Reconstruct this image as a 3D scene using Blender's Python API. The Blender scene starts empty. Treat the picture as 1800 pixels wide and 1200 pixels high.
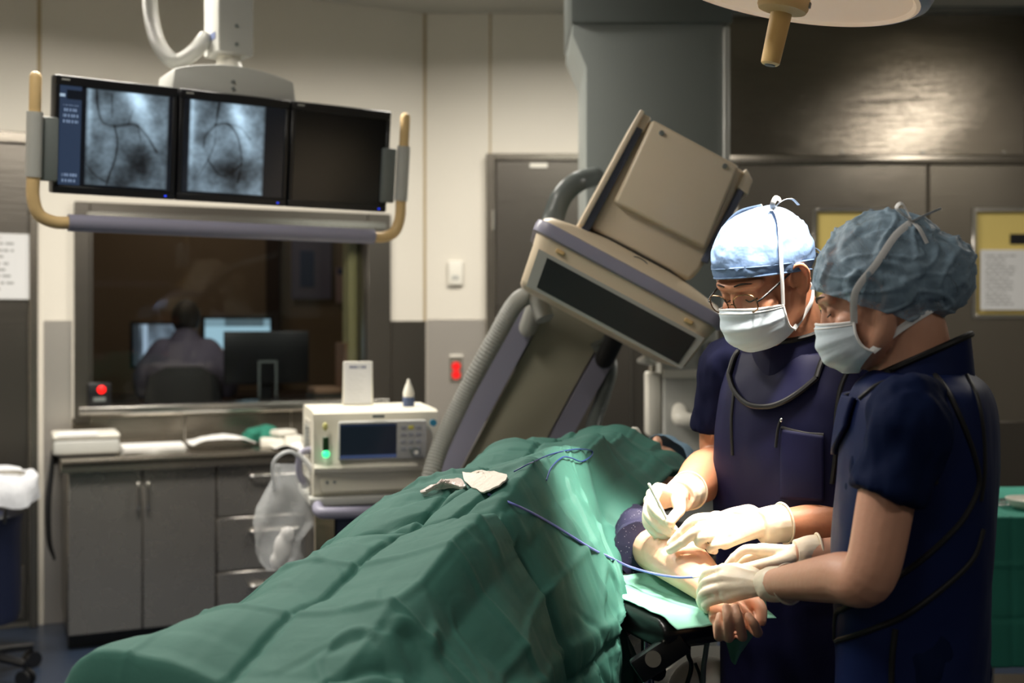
import bpy, bmesh, math, random
import numpy as np
from mathutils import Vector, Matrix, noise
from mathutils.bvhtree import BVHTree
R = math.radians
random.seed(7)
scn = bpy.context.scene
C = scn.collection

# ------------------------------------------------------------------ camera, light, exposure
FPX = 2000.0            # focal length in pixels of the 1800 px wide frame
EYE = 1.55              # camera height
cam_d = bpy.data.cameras.new('camera'); cam = bpy.data.objects.new('camera', cam_d); C.objects.link(cam)
cam.location = (0, 0, EYE); cam.rotation_euler = (R(90), 0, 0)
cam_d.sensor_width = 36; cam_d.lens = FPX/1800*36; cam_d.shift_y = -30/1800
cam_d.clip_start = 0.05
cam_d.dof.use_dof = True; cam_d.dof.focus_distance = 2.12; cam_d.dof.aperture_fstop = 3.0
scn.camera = cam
world = bpy.data.worlds.new('world'); scn.world = world; world.use_nodes = True
world.node_tree.nodes['Background'].inputs[0].default_value = (0.6, 0.68, 0.8, 1)
world.node_tree.nodes['Background'].inputs[1].default_value = 0.02
scn.view_settings.view_transform = 'Standard'; scn.view_settings.look = 'None'
scn.view_settings.exposure = 0.0; scn.view_settings.gamma = 1.0
scn.view_settings.use_curve_mapping = False

CEIL = 3.39
# ceiling troffers: (x, y, watts, size x, size y)
TROFFERS = [(-1.6, 4.0, 118, 1.2, .3), (-1.2, 1.9, 36, .3, 1.2), (3.02, 4.5, 38, .45, 1.6), (.35, 5.2, 66, 1.2, .3), (-2.0, -.8, 15, 1.2, .3), (2.0, -.6, 15, 1.2, .3)]
LAMP_WATTS = 500
WARM = (1.0, 0.945, 0.86)

# ------------------------------------------------------------------ helpers
def P(px, py, d):
    """world point seen at pixel px,py of the 1800x1200 frame at distance d along the view"""
    return Vector(((px-900)*d/FPX, d, EYE-(py-570)*d/FPX))
def lin(c):
    return tuple(((v/255)/12.92 if v/255 <= .04045 else ((v/255+.055)/1.055)**2.4) for v in c)
def mat(name, col, rough=.5, metal=0, var=0, vscale=8, bump=0, bscale=40, bstretch=(1,1,1), spec=.5, emit=None, estr=0, coat=0, sub=0, alpha=1, trans=0, sheen=0, rvar=0):
    m = bpy.data.materials.new(name); m.use_nodes = True
    nt = m.node_tree; b = nt.nodes['Principled BSDF']
    c = lin(col) + (1,)
    b.inputs['Base Color'].default_value = c
    b.inputs['Roughness'].default_value = rough; b.inputs['Metallic'].default_value = metal
    b.inputs['Specular IOR Level'].default_value = spec
    if coat: b.inputs['Coat Weight'].default_value = coat; b.inputs['Coat Roughness'].default_value = .15
    if sub:
        b.inputs['Subsurface Weight'].default_value = sub
        b.inputs['Subsurface Radius'].default_value = (.02, .007, .004); b.inputs['Subsurface Scale'].default_value = .6
    if alpha < 1: b.inputs['Alpha'].default_value = alpha
    if trans: b.inputs['Transmission Weight'].default_value = trans
    if sheen: b.inputs['Sheen Weight'].default_value = sheen; b.inputs['Sheen Roughness'].default_value = .4
    if emit: b.inputs['Emission Color'].default_value = lin(emit)+(1,); b.inputs['Emission Strength'].default_value = estr
    tc = nt.nodes.new('ShaderNodeTexCoord')
    if var or rvar:
        n = nt.nodes.new('ShaderNodeTexNoise'); n.inputs['Scale'].default_value = vscale; n.inputs['Detail'].default_value = 4
        nt.links.new(tc.outputs['Object'], n.inputs['Vector'])
        if var:
            mx = nt.nodes.new('ShaderNodeMixRGB')
            mx.inputs[1].default_value = tuple(v*(1-var) for v in c[:3])+(1,)
            mx.inputs[2].default_value = tuple(min(1, v*(1+var)) for v in c[:3])+(1,)
            nt.links.new(n.outputs['Fac'], mx.inputs[0]); nt.links.new(mx.outputs[0], b.inputs['Base Color'])
        if rvar:
            mr = nt.nodes.new('ShaderNodeMapRange'); mr.inputs[3].default_value = max(.02, rough-rvar); mr.inputs[4].default_value = min(1, rough+rvar)
            nt.links.new(n.outputs['Fac'], mr.inputs[0]); nt.links.new(mr.outputs[0], b.inputs['Roughness'])
    if bump:
        mp = nt.nodes.new('ShaderNodeMapping'); mp.inputs['Scale'].default_value = bstretch
        n2 = nt.nodes.new('ShaderNodeTexNoise'); n2.inputs['Scale'].default_value = bscale; n2.inputs['Detail'].default_value = 3
        bp = nt.nodes.new('ShaderNodeBump'); bp.inputs['Strength'].default_value = bump; bp.inputs['Distance'].default_value = .01
        nt.links.new(tc.outputs['Object'], mp.inputs[0]); nt.links.new(mp.outputs[0], n2.inputs['Vector'])
        nt.links.new(n2.outputs['Fac'], bp.inputs['Height']); nt.links.new(bp.outputs[0], b.inputs['Normal'])
    return m
def vcol_mat(name, estr=0, rough=.4):
    m = bpy.data.materials.new(name); m.use_nodes = True; nt = m.node_tree; b = nt.nodes['Principled BSDF']
    a = nt.nodes.new('ShaderNodeVertexColor'); a.layer_name = 'Col'
    b.inputs['Roughness'].default_value = rough
    if estr:
        b.inputs['Base Color'].default_value = (.004, .004, .005, 1)
        nt.links.new(a.outputs[0], b.inputs['Emission Color']); b.inputs['Emission Strength'].default_value = estr
    else: nt.links.new(a.outputs[0], b.inputs['Base Color'])
    return m

def thing(name, label, cat, loc=(0,0,0), rot=(0,0,0), group=None):
    o = bpy.data.objects.new(name, None); C.objects.link(o)
    o.empty_display_size = .05
    o.location = loc; o.rotation_euler = rot; o['label'] = label; o['category'] = cat
    if group: o['group'] = group
    return o
def tag(o, label, cat, group=None):
    o['label'] = label; o['category'] = cat
    if group: o['group'] = group
    return o
def wm(p):
    M = Matrix.LocRotScale(p.location, p.rotation_euler, p.scale)
    return M if p.parent is None else wm(p.parent) @ p.matrix_parent_inverse @ M
def link(name, me, m=None, parent=None, loc=None, rot=None, world=False, smooth=40, label=None):
    o = bpy.data.objects.new(name, me); C.objects.link(o)
    if m is not None:
        for mm in (m if isinstance(m, (list, tuple)) else [m]): me.materials.append(mm)
    if smooth and len(me.polygons):
        me.polygons.foreach_set('use_smooth', [True]*len(me.polygons))
        if smooth < 180: me.set_sharp_from_angle(angle=R(smooth))
    if parent is not None:
        o.parent = parent
        if world: o.matrix_parent_inverse = wm(parent).inverted()   # mesh given in world coordinates
    if loc is not None: o.location = loc
    if rot is not None: o.rotation_euler = rot
    if label: o['label'] = label
    return o
def obj(name, bm, m=None, parent=None, **k):
    me = bpy.data.meshes.new(name)
    bmesh.ops.recalc_face_normals(bm, faces=bm.faces[:])
    bm.to_mesh(me); bm.free()
    return link(name, me, m, parent, **k)
def struct(name, bm, m, parent=None, **k):
    o = obj(name, bm, m, parent, **k)
    if parent is None: o['kind'] = 'structure'
    return o
def NB(): return bmesh.new()
def box(bm, x0, x1, y0, y1, z0, z1, bev=0, seg=2, M=None):
    g = bmesh.ops.create_cube(bm, size=1)
    vs = g['verts']
    for v in vs:
        v.co = Vector(((x0+x1)/2+v.co.x*(x1-x0), (y0+y1)/2+v.co.y*(y1-y0), (z0+z1)/2+v.co.z*(z1-z0)))
    allv = vs
    if bev:
        es = list({e for v in vs for e in v.link_edges})
        r = bmesh.ops.bevel(bm, geom=es, offset=bev, segments=seg, profile=.5, affect='EDGES', clamp_overlap=True)
        allv = list({v for f in r['faces'] for v in f.verts} | {v for v in vs if v.is_valid})
        allv = list({v for v in allv if v.is_valid})
    if M is not None:
        for v in allv: v.co = M @ v.co
    return allv
def prism(bm, poly, y0, y1, M=None, bev=0, seg=2):
    """polygon in xz extruded along y"""
    a = [bm.verts.new((x, y0, z)) for x, z in poly]; b = [bm.verts.new((x, y1, z)) for x, z in poly]
    n = len(poly); fs = [bm.faces.new(a), bm.faces.new(b[::-1])]
    for i in range(n): fs.append(bm.faces.new((a[i], b[i], b[(i+1) % n], a[(i+1) % n])))
    vs = a+b
    if bev:
        bmesh.ops.recalc_face_normals(bm, faces=fs)
        es = list({e for f in fs for e in f.edges})
        r = bmesh.ops.bevel(bm, geom=es, offset=bev, segments=seg, profile=.5, affect='EDGES', clamp_overlap=True)
        vs = list({v for f in r['faces'] for v in f.verts} | {v for v in vs if v.is_valid})
    if M is not None:
        for v in vs: v.co = M @ v.co
    return vs
def rings(bm, rr, cap=True):
    vv = [[bm.verts.new(p) for p in r] for r in rr]
    n = len(rr[0])
    for i in range(len(vv)-1):
        for j in range(n):
            bm.faces.new((vv[i][j], vv[i][(j+1) % n], vv[i+1][(j+1) % n], vv[i+1][j]))
    if cap:
        bm.faces.new(vv[0][::-1]); bm.faces.new(vv[-1])
    return [v for r in vv for v in r]
def cr(pts, per=6):
    """Catmull-Rom through points (tuples of any length)"""
    p = [np.array(q, float) for q in pts]
    if len(p) < 3: return [p[0]+(p[-1]-p[0])*t for t in np.linspace(0, 1, per+1)]
    p = [2*p[0]-p[1]] + p + [2*p[-1]-p[-2]]
    out = []
    for i in range(1, len(p)-2):
        a, b, c, d = p[i-1:i+3]
        for k in range(per):
            t = k/per
            out.append(.5*((2*b)+(-a+c)*t+(2*a-5*b+4*c-d)*t*t+(-a+3*b-3*c+d)*t**3))
    out.append(p[-2]); return out
def frames(pts, up=None):
    ps = [Vector(p[:3]) for p in pts]; n = len(ps); out = []
    tan = [(ps[min(i+1, n-1)]-ps[max(i-1, 0)]).normalized() for i in range(n)]
    u = Vector(up) if up is not None else Vector((0, 0, 1))
    if abs(u.normalized().dot(tan[0])) > .98: u = Vector((1, 0, 0)) if abs(tan[0].x) < .9 else Vector((0, 1, 0))
    nrm = (u - tan[0]*u.dot(tan[0])).normalized()
    for i in range(n):
        nrm = (nrm - tan[i]*nrm.dot(tan[i])).normalized()
        out.append((ps[i], tan[i], nrm, tan[i].cross(nrm)))
    return out
def tube(bm, pts, r, n=10, per=6, flat=1, up=None, smooth=True, round_ends=False, ridges=0):
    """tube along points; r a number or a list per point; flat scales the second axis; up is the direction of the first axis"""
    rs = r if isinstance(r, (list, tuple)) else [r]*len(pts)
    rs = [tuple(v) if isinstance(v, (tuple, list)) else (v, v*flat) for v in rs]
    q = [tuple(p)+v for p, v in zip(pts, rs)]
    q = cr(q, per) if smooth else [np.array(v) for v in q]
    fr = frames(q, up); rr = []
    for k, ((p, t, a, b), v) in enumerate(zip(fr, q)):
        ra = v[3]; rb = v[4] if len(v) > 4 else ra*flat
        if ridges and k % 2: ra *= 1-ridges; rb *= 1-ridges
        rr.append([p+a*math.cos(w)*ra+b*math.sin(w)*rb for w in [2*math.pi*j/n for j in range(n)]])
    if round_ends:
        def dome(end):
            p, t, a, b = fr[0] if end == 0 else fr[-1]; v = q[0] if end == 0 else q[-1]
            ra = v[3]; rb = v[4] if len(v) > 4 else ra*flat; s = -1 if end == 0 else 1
            o = []
            for w in (25, 50, 72):
                c, h = math.cos(R(w)), math.sin(R(w))
                o.append([p+t*s*min(ra, rb)*h+a*math.cos(x)*ra*c+b*math.sin(x)*rb*c for x in [2*math.pi*j/n for j in range(n)]])
            return o
        rr = dome(0)[::-1]+rr+dome(1)
    return rings(bm, rr)
def cyl(bm, p0, p1, r0, r1=None, n=24):
    return tube(bm, [p0, p1], [r0, r0 if r1 is None else r1], n=n, smooth=False)
def lathe(bm, prof, n=32, M=None):
    rr = [[Vector((r*math.cos(2*math.pi*j/n), r*math.sin(2*math.pi*j/n), z)) for j in range(n)] for r, z in prof]
    vs = rings(bm, rr)
    if M is not None:
        for v in vs: v.co = M @ v.co
    return vs
def ell(bm, c, rad, M=None, u=20, v=14):
    g = bmesh.ops.create_uvsphere(bm, u_segments=u, v_segments=v, radius=1)
    for w in g['verts']:
        w.co = Vector((w.co.x*rad[0], w.co.y*rad[1], w.co.z*rad[2]))
        if M is not None: w.co = M @ w.co
        w.co += Vector(c)
    return g['verts']
def bev_all(bm, off, seg=2):
    bmesh.ops.bevel(bm, geom=bm.edges[:], offset=off, segments=seg, profile=.5, affect='EDGES', clamp_overlap=True)
def remesh(bm, voxel, smooth=4, fac=.5):
    """union of closed shapes into one continuous surface"""
    me = bpy.data.meshes.new('tmp'); bmesh.ops.recalc_face_normals(bm, faces=bm.faces[:]); bm.to_mesh(me); bm.free()
    o = bpy.data.objects.new('tmp', me); C.objects.link(o)
    m = o.modifiers.new('r', 'REMESH'); m.mode = 'VOXEL'; m.voxel_size = voxel; m.adaptivity = 0
    if smooth:
        s = o.modifiers.new('s', 'SMOOTH'); s.factor = fac; s.iterations = smooth
    dg = bpy.context.evaluated_depsgraph_get(); dg.update()
    out = bpy.data.meshes.new_from_object(o.evaluated_get(dg))
    bpy.data.objects.remove(o); bpy.data.meshes.remove(me)
    return out
def vget(me):
    a = np.empty(len(me.vertices)*3); me.vertices.foreach_get('co', a); return a.reshape(-1, 3)
def vset(me, a): me.vertices.foreach_set('co', a.ravel()); me.update()
def nget(me):
    a = np.empty(len(me.vertices)*3); me.vertex_normals.foreach_get('vector', a); return a.reshape(-1, 3)
def bvh(me): return BVHTree.FromPolygons([v.co[:] for v in me.vertices], [p.vertices[:] for p in me.polygons])
def hit(tree, px, py, off=0.0):
    """point of a surface (world coordinates) under a pixel of the photograph, lifted off by off"""
    o = Vector((0, 0, EYE)); d = (P(px, py, 1)-o).normalized()
    loc, nrm, i, dist = tree.ray_cast(o, d)
    if loc is None: return None
    if nrm.dot(d) > 0: nrm = -nrm
    return loc+nrm*off, nrm
def near(tree, p, off=0.0):
    loc, nrm, i, d = tree.find_nearest(Vector(p)); return loc+nrm*off, nrm
def grid(bm, f, nu, nv):
    """f(u,v) -> point, u,v in 0..1"""
    vv = [[bm.verts.new(f(i/nu, j/nv)) for j in range(nv+1)] for i in range(nu+1)]
    for i in range(nu):
        for j in range(nv): bm.faces.new((vv[i][j], vv[i+1][j], vv[i+1][j+1], vv[i][j+1]))
    return vv
def thicken(bm, th):
    """second layer offset along the vertex normals, edges closed"""
    bm.normal_update(); vs = list(bm.verts); fs = list(bm.faces); es = [e for e in bm.edges if len(e.link_faces) == 1]
    c = {v: bm.verts.new(v.co-v.normal*th) for v in vs}
    for f in fs: bm.faces.new([c[v] for v in reversed(f.verts)])
    for e in es:
        a, b = e.verts
        f = e.link_faces[0]; i = [l.vert for l in f.loops].index(a); n = len(f.verts)
        if f.loops[(i+1) % n].vert != b: a, b = b, a
        bm.faces.new((b, a, c[a], c[b]))
def sheet(name, f, nu, nv, th, m, parent=None, **k):
    """thin sheet of real thickness from a parametric surface"""
    bm = NB(); grid(bm, f, nu, nv)
    bmesh.ops.recalc_face_normals(bm, faces=bm.faces[:])
    thicken(bm, th)
    return obj(name, bm, m, parent, **k)
def fbm(x, y, z=0, o=3):
    return noise.fractal(Vector((x, y, z)), 1.0, 2.0, o)
def picture(name, w, h, nx, ny, colf, m, parent=None, **k):
    """flat print or screen: a grid of faces in xz (facing -y) coloured by colf(u,v arrays) -> rgb sRGB 0..1"""
    us, vs = np.meshgrid((np.arange(nx)+.5)/nx, (np.arange(ny)+.5)/ny, indexing='ij')
    rgb = np.clip(colf(us, vs), 0, 1); rgb = np.where(rgb <= .04045, rgb/12.92, ((rgb+.055)/1.055)**2.4)
    verts = [((i/nx-.5)*w, 0, (j/ny-.5)*h) for i in range(nx+1) for j in range(ny+1)]
    faces = [(i*(ny+1)+j, (i+1)*(ny+1)+j, (i+1)*(ny+1)+j+1, i*(ny+1)+j+1) for i in range(nx) for j in range(ny)]
    me = bpy.data.meshes.new(name); me.from_pydata(verts, [], faces)
    ca = me.color_attributes.new('Col', 'FLOAT_COLOR', 'CORNER')
    col = np.ones((nx*ny, 4, 4)); col[:, :, :3] = rgb.reshape(-1, 1, 3)
    ca.data.foreach_set('color', col.ravel())
    return link(name, me, m, parent, smooth=0, **k)
def polydist(us, vs, pts):
    d = np.full(us.shape, 9.)
    for (a, b), (c, e) in zip(pts[:-1], pts[1:]):
        L = (c-a)**2+(e-b)**2+1e-9; t = np.clip(((us-a)*(c-a)+(vs-b)*(e-b))/L, 0, 1)
        d = np.minimum(d, np.hypot(us-a-t*(c-a), vs-b-t*(e-b)))
    return d
def smoothnoise(us, vs, s, seed=0):
    f = np.vectorize(lambda a, b: noise.noise(Vector((a*s+seed, b*s, seed*1.7)))); return f(us, vs)

# ------------------------------------------------------------------ shared materials
M_CREAM = mat('cream wall paint', (212, 206, 193), .55, var=.04, vscale=1.5)
M_SEAM = mat('tan wall joint', (170, 150, 112), .6)
M_CEIL = mat('ceiling paint', (186, 184, 174), .8, var=.05)
M_STEEL = mat('brushed stainless steel', (150, 143, 132), .24, .92, bump=.08, bscale=3, bstretch=(1.2, 1.2, 60), rvar=.05, vscale=3)
M_STEELD = mat('dark brushed steel', (112, 107, 100), .3, .92, bump=.08, bscale=2.5, bstretch=(1, 1, 50))
M_STEELP = mat('polished steel edge', (200, 197, 190), .22, 1)
M_FLOOR = mat('navy vinyl floor', (36, 46, 62), .32, var=.25, vscale=40, bump=.05, bscale=60)
M_BLACK = mat('black plastic', (14, 15, 18), .35)
M_BLACKM = mat('matt black rubber', (16, 16, 18), .7)
M_WHITE = mat('warm white plastic', (222, 218, 206), .4)
M_IVORY = mat('ivory plastic housing', (222, 205, 178), .38, var=.04, vscale=4)
M_GREYP = mat('light grey plastic', (176, 176, 170), .42)
M_GREYD = mat('mid grey enamel', (112, 118, 116), .3)
M_TAN = mat('tan grip rubber', (214, 182, 128), .5)
M_LAV = mat('lavender grey plastic', (142, 140, 158), .4)
M_LAVD = mat('slate plastic trim', (84, 90, 108), .4)
M_CHROME = mat('chrome', (210, 210, 212), .12, 1)
M_PAPER = mat('white paper', (232, 230, 226), .8, bump=.05, bscale=12)
M_CLEAR = mat('clear plastic film', (235, 238, 240), .25, alpha=.28, bump=.5, bscale=14)
# ================================================================== THE ROOM
WO = Vector((-2.344, 5.918, 0)); WA = R(24)           # foot of the left wall behind the cabinet's left end, and its turn
WM = Matrix.Translation(WO) @ Matrix.Rotation(WA, 4, 'Z')
cu, su = math.cos(WA), math.sin(WA)
def WT(px, py, off=0.0):
    """pixel -> (t, z) on a plane parallel to the left wall, off metres in front of it"""
    ox, oy = WO.x+su*off, WO.y-cu*off
    k = (px-900)/FPX; t = (k*oy-ox)/(cu-k*su); d = oy+su*t
    return t, EYE-(py-570)*d/FPX
YB = 6.74                                              # back wall
def BX(px, y=YB): return (px-900)*y/FPX
def BZ(py, y=YB): return EYE-(py-570)*y/FPX
CORNER = WM @ Vector((2.013, 0, 0))

bm = NB(); box(bm, -3.6, 3.4, -2.2, 9.4, -.08, 0); struct('floor', bm, M_FLOOR)
bm = NB(); box(bm, -3.6, 3.4, -2.2, 9.4, CEIL, CEIL+.08); struct('ceiling', bm, M_CEIL)

# ---- left wall with the opening of the control room window
wt0, wt1, wz0, wz1 = .125, 1.66, 1.10, 2.10
bm = NB()
for x0, x1, z0, z1 in ((-1.5, wt0, 0, CEIL), (wt1, 2.013, 0, CEIL), (wt0, wt1, 0, wz0), (wt0, wt1, wz1, CEIL)):
    box(bm, x0, x1, 0, .14, z0, z1)
wl = struct('wall_left', bm, M_CREAM, loc=WO, rot=(0, 0, WA))
WZ = 1.57
def lpanel(name, x0, x1, z0, z1, m=M_STEEL, y0=-.008, y1=0, bev=.002):
    bm = NB(); box(bm, x0, x1, y0, y1, z0, z1, bev, 1); return obj(name, bm, m, wl)
M_WAINS = mat('satin wainscot steel', (196, 190, 182), .32, .7, bump=.06, bscale=3, bstretch=(1.5, 1.5, 30))
lpanel('panel', -.085, .05, 0, WZ, M_WAINS); lpanel('panel', 1.79, 2.006, 0, WZ, M_STEELD)
lpanel('panel', .05, .62, .9, 1.06); lpanel('panel', .625, 1.2, .9, 1.06); lpanel('panel', 1.205, 1.785, .9, 1.06)
lpanel('seam_strip', -.115, -.098, 2.55, CEIL, M_SEAM, -.004)
lpanel('seam_strip', 1.992, 2.008, WZ, CEIL, M_SEAM, -.004)
# ---- back wall
bm = NB(); box(bm, CORNER.x-.06, 3.4, YB, YB+.14, 0, CEIL)
wb = struct('wall_back', bm, M_CREAM)
def bpanel(name, x0, x1, z0, z1, m=M_STEEL, d=.008, bev=.002):
    bm = NB(); box(bm, x0, x1, YB-d, YB, z0, z1, bev, 1); return obj(name, bm, m, wb)
bpanel('panel', BX(751), BX(853), 0, BZ(561), M_WAINS)
bpanel('seam_strip', BX(860), BX(863), BZ(272), CEIL, M_SEAM, .004)
bpanel('panel', BX(1110), BX(1290), 0, BZ(292), M_STEELD)
px = [1276, 1800, 2350]
M_STEELW = mat('wavy polished steel sheet', (150, 142, 130), .13, .95, bump=.13, bscale=3, bstretch=(.7, .7, 90))
for a, b in zip(px[:-1], px[1:]): bpanel('panel', BX(a)+.002, BX(b)-.002, BZ(273), BZ(28), M_STEELW, .012)
bm = NB(); box(bm, BX(1276), 3.4, YB-.16, YB, BZ(26), CEIL, .004); struct('trim_1', bm, M_GREYD)
bm = NB(); box(bm, BX(1276), 3.4, YB-.05, YB, BZ(291), BZ(275), .006); struct('trim_2', bm, M_STEEL)
for k, x in enumerate((1478, 1620, 1762)):
    bm = NB(); cyl(bm, (BX(x), YB-.012, BZ(268)), (BX(x), YB-.022, BZ(268)), .012, .009, 12); obj('screw', bm, M_STEELP, wb)

# ---- other walls, out of view
M_DIM = mat('darkened unseen wall', (112, 110, 104), .6, var=.05)  # unseen walls darkened so the steel doors reflect a dim room
bm = NB(); box(bm, -3.72, -3.6, -2.2, 5.6, 0, CEIL); struct('wall_side', bm, M_CREAM)
bm = NB(); box(bm, 3.4, 3.52, -2.2, 9.4, 0, CEIL); struct('wall_right', bm, M_DIM)
bm = NB(); box(bm, -3.72, 3.52, -2.32, -2.2, 0, CEIL); struct('wall_front', bm, M_DIM)

# ---- ceiling light fixtures
M_TROF = mat('lit ceiling diffuser', (255, 250, 240), .4, emit=(255, 244, 225), estr=2.0)
for i, (x, y, w, sx, sy) in enumerate(TROFFERS):
    t = thing('ceiling_light', ['recessed white ceiling light above the steel counter', 'recessed ceiling light over the hanging monitors', 'recessed ceiling light near the steel double doors', 'recessed ceiling light in front of the back wall', 'recessed ceiling light behind the camera on the left', 'recessed ceiling light behind the camera on the right'][i], 'ceiling light', (x, y, CEIL), group='ceiling lights')
    bm = NB()
    for a in ((-sx/2-.04, sx/2+.04, -sy/2-.04, -sy/2), (-sx/2-.04, sx/2+.04, sy/2, sy/2+.04), (-sx/2-.04, -sx/2, -sy/2, sy/2), (sx/2, sx/2+.04, -sy/2, sy/2)):
        box(bm, *a, -.05, 0, .003, 1)
    obj('frame', bm, M_WHITE, t)
    bm = NB(); box(bm, -sx/2, sx/2, -sy/2, sy/2, -.012, 0); obj('diffuser', bm, M_TROF, t)
    ld = bpy.data.lights.new('ceiling_lamp', 'AREA'); ld.shape = 'RECTANGLE'; ld.size = sx; ld.size_y = sy; ld.energy = w; ld.color = WARM; ld.spread = R(165)
    lo = bpy.data.objects.new('ceiling_lamp', ld); C.objects.link(lo); lo.parent = t; lo.location = (0, 0, -.06)

# ---- steel door at the far left, in the left wall
t0, _ = WT(-230, 600); t1, _ = WT(50, 600); tj, _ = WT(66, 600)
dz = 2.53
bm = NB(); box(bm, t0, t1, -.035, -.004, .03, dz-.06, .003, 1); d1 = struct('door_1', bm, M_STEELD, loc=WO, rot=(0, 0, WA))
bm = NB(); box(bm, t1+.003, tj, -.06, -.002, 0, dz, .004, 1); box(bm, t0-.08, t1+.003, -.06, -.002, dz-.057, dz, .004, 1); obj('frame', bm, M_STEEL, d1)
bm = NB(); box(bm, t0+.02, t1-.02, -.04, -.035, .05, .32, .002, 1); obj('kick_plate', bm, M_STEEL, d1)
# ---- doors of the back wall
def bdoor(name, px0, px1, ztop, m, window=None, hinge=None):
    x0, x1 = BX(px0), BX(px1); y0, y1 = YB-.05, YB-.012
    bm = NB()
    if window:
        a, b, c, e = BX(window[0]), BX(window[1]), BZ(window[3]), BZ(window[2])
        for q in ((x0, a, .02, ztop), (b, x1, .02, ztop), (a, b, .02, c), (a, b, e, ztop)): box(bm, q[0], q[1], y0, y1, q[2], q[3])
    else: box(bm, x0, x1, y0, y1, .02, ztop, .004, 1)
    o = struct(name, bm, m)
    if window:
        bm = NB(); f = .026
        for q in ((a-f, a, c-f, e+f), (b, b+f, c-f, e+f), (a, b, c-f, c), (a, b, e, e+f)): box(bm, q[0], q[1], y0-.012, y0, q[2], q[3], .003, 1)
        obj('window_frame', bm, M_STEELP, o)
        bm = NB(); box(bm, a, b, y0+.012, y0+.018, c, e); obj('pane', bm, mat('frosted yellow pane', (196, 176, 104), .35, var=.06, vscale=3, emit=(190, 165, 80), estr=.06), o)
    return o
DT = BZ(293)
d2 = bdoor('door_2', 872, 1108, BZ(285), M_STEELD)
bm = NB(); box(bm, BX(855), BX(871), YB-.06, YB, 0, BZ(272), .003, 1); box(bm, BX(871), BX(1112), YB-.06, YB, BZ(285)+.004, BZ(272), .003, 1); obj('frame', bm, M_STEEL, d2)
bm = NB(); box(bm, BX(931), BX(962), YB-.056, YB-.05, BZ(297), BZ(289), .001, 1); obj('nameplate', bm, M_WHITE, d2)
bm = NB()
for z in (.5, 1.3, 2.1): cyl(bm, (BX(868), YB-.06, z), (BX(868), YB-.06, z+.12), .012, n=10)
obj('hinge', bm, M_STEELP, d2)
d3 = bdoor('door_3', 1294, 1623, DT, M_STEEL, (1432, 1545, 374, 552))
d4 = bdoor('door_4', 1629, 1990, DT, M_STEEL, (1710, 1822, 374, 552))
for o, a, b in ((d3, 1300, 1618), (d4, 1634, 1985)):
    bm = NB(); box(bm, BX(a), BX(b), YB-.056, YB-.05, .04, .98, .002, 1); obj('kick_plate', bm, M_STEELD, o)
bm = NB(); box(bm, BX(1770), BX(1820), YB-.05+.008, YB-.05+.016, BZ(430), BZ(412)); obj('blind_slat', bm, M_BLACK, d4)

# ---- window of the control room: steel frame, sill and pane
bm = NB(); f0, f1, g0, g1 = WT(130, 0)[0], WT(684, 0)[0], 1.03, 2.19
for q in ((f0, wt0+.012, g0, g1), (wt1-.02, f1, g0, g1), (wt0+.012, wt1-.02, wz1-.02, g1)): box(bm, q[0], q[1], -.035, .0, q[2], q[3], .004, 1)
win = struct('window_1', bm, M_STEELD, loc=WO, rot=(0, 0, WA))
bm = NB(); box(bm, wt0+.012, wt1-.02, .075, .081, wz0+.02, wz1-.02)
gl = bpy.data.materials.new('window glass'); gl.use_nodes = True; nt = gl.node_tree; nt.nodes.remove(nt.nodes['Principled BSDF'])
tr = nt.nodes.new('ShaderNodeBsdfTransparent'); tr.inputs[0].default_value = (.8, .82, .82, 1)
gs = nt.nodes.new('ShaderNodeBsdfGlossy'); gs.inputs['Roughness'].default_value = .02
fr = nt.nodes.new('ShaderNodeFresnel'); fr.inputs[0].default_value = 1.3
mx = nt.nodes.new('ShaderNodeMixShader'); nt.links.new(fr.outputs[0], mx.inputs[0]); nt.links.new(tr.outputs[0], mx.inputs[1]); nt.links.new(gs.outputs[0], mx.inputs[2])
nt.links.new(mx.outputs[0], nt.nodes['Material Output'].inputs[0])
obj('pane', bm, gl, win)
bm = NB(); box(bm, f0+.02, f1-.02, -.075, .14, wz0-.03, wz0+.02, .006, 2); obj('window_sill', bm, M_STEELP, win)
bm = NB()
for q in ((wt0, wt0+.03, wz0, wz1), (wt1-.03, wt1, wz0, wz1), (wt0+.03, wt1-.03, wz1-.03, wz1)): box(bm, q[0], q[1], 0, .15, q[2], q[3], .002, 1)
obj('lining', bm, M_STEELD, win)
# sticker-like bright rail over the window
bm = NB(); box(bm, f0+.06, f1-.03, -.045, -.035, 2.1, 2.14, .002, 1); obj('head_rail', bm, M_STEELP, win)
# ================================================================== CONTROL ROOM BEHIND THE WINDOW
M_CTLW = mat('control room tan wall', (150, 128, 104), .8)
M_LITW = mat('control room yellow-lit wall', (190, 180, 128), .8)  # yellow light on the control room side wall, put into its colour
M_DESK = mat('dark brown desk', (58, 42, 34), .5)
RF = .33
def wlocal(name, bm, m, kind=None, **k):
    o = obj(name, bm, m, loc=WO, rot=(0, 0, WA), **k)
    if kind: o['kind'] = kind
    return o
bm = NB(); box(bm, -.9, 2.3, .2, 2.3, RF-.1, RF); wlocal('floor_control_room', bm, M_DESK, 'structure')
bm = NB(); box(bm, -.9, 2.6, 2.3, 2.4, 0, CEIL); wlocal('wall_control_back', bm, M_CTLW, 'structure')
bm = NB(); box(bm, 2.32, 2.42, .35, 2.3, 0, CEIL); wlocal('wall_control_right', bm, M_LITW, 'structure')
bm = NB(); box(bm, -1.0, -.9, .14, 2.4, 0, CEIL); wlocal('wall_control_left', bm, M_CTLW, 'structure')
bm = NB(); box(bm, 1.585, 1.655, .16, .3, RF, CEIL, .004, 1); wlocal('trim_3', bm, M_LITW, 'structure')  # added strip, coloured yellow to show as a lit edge
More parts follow.
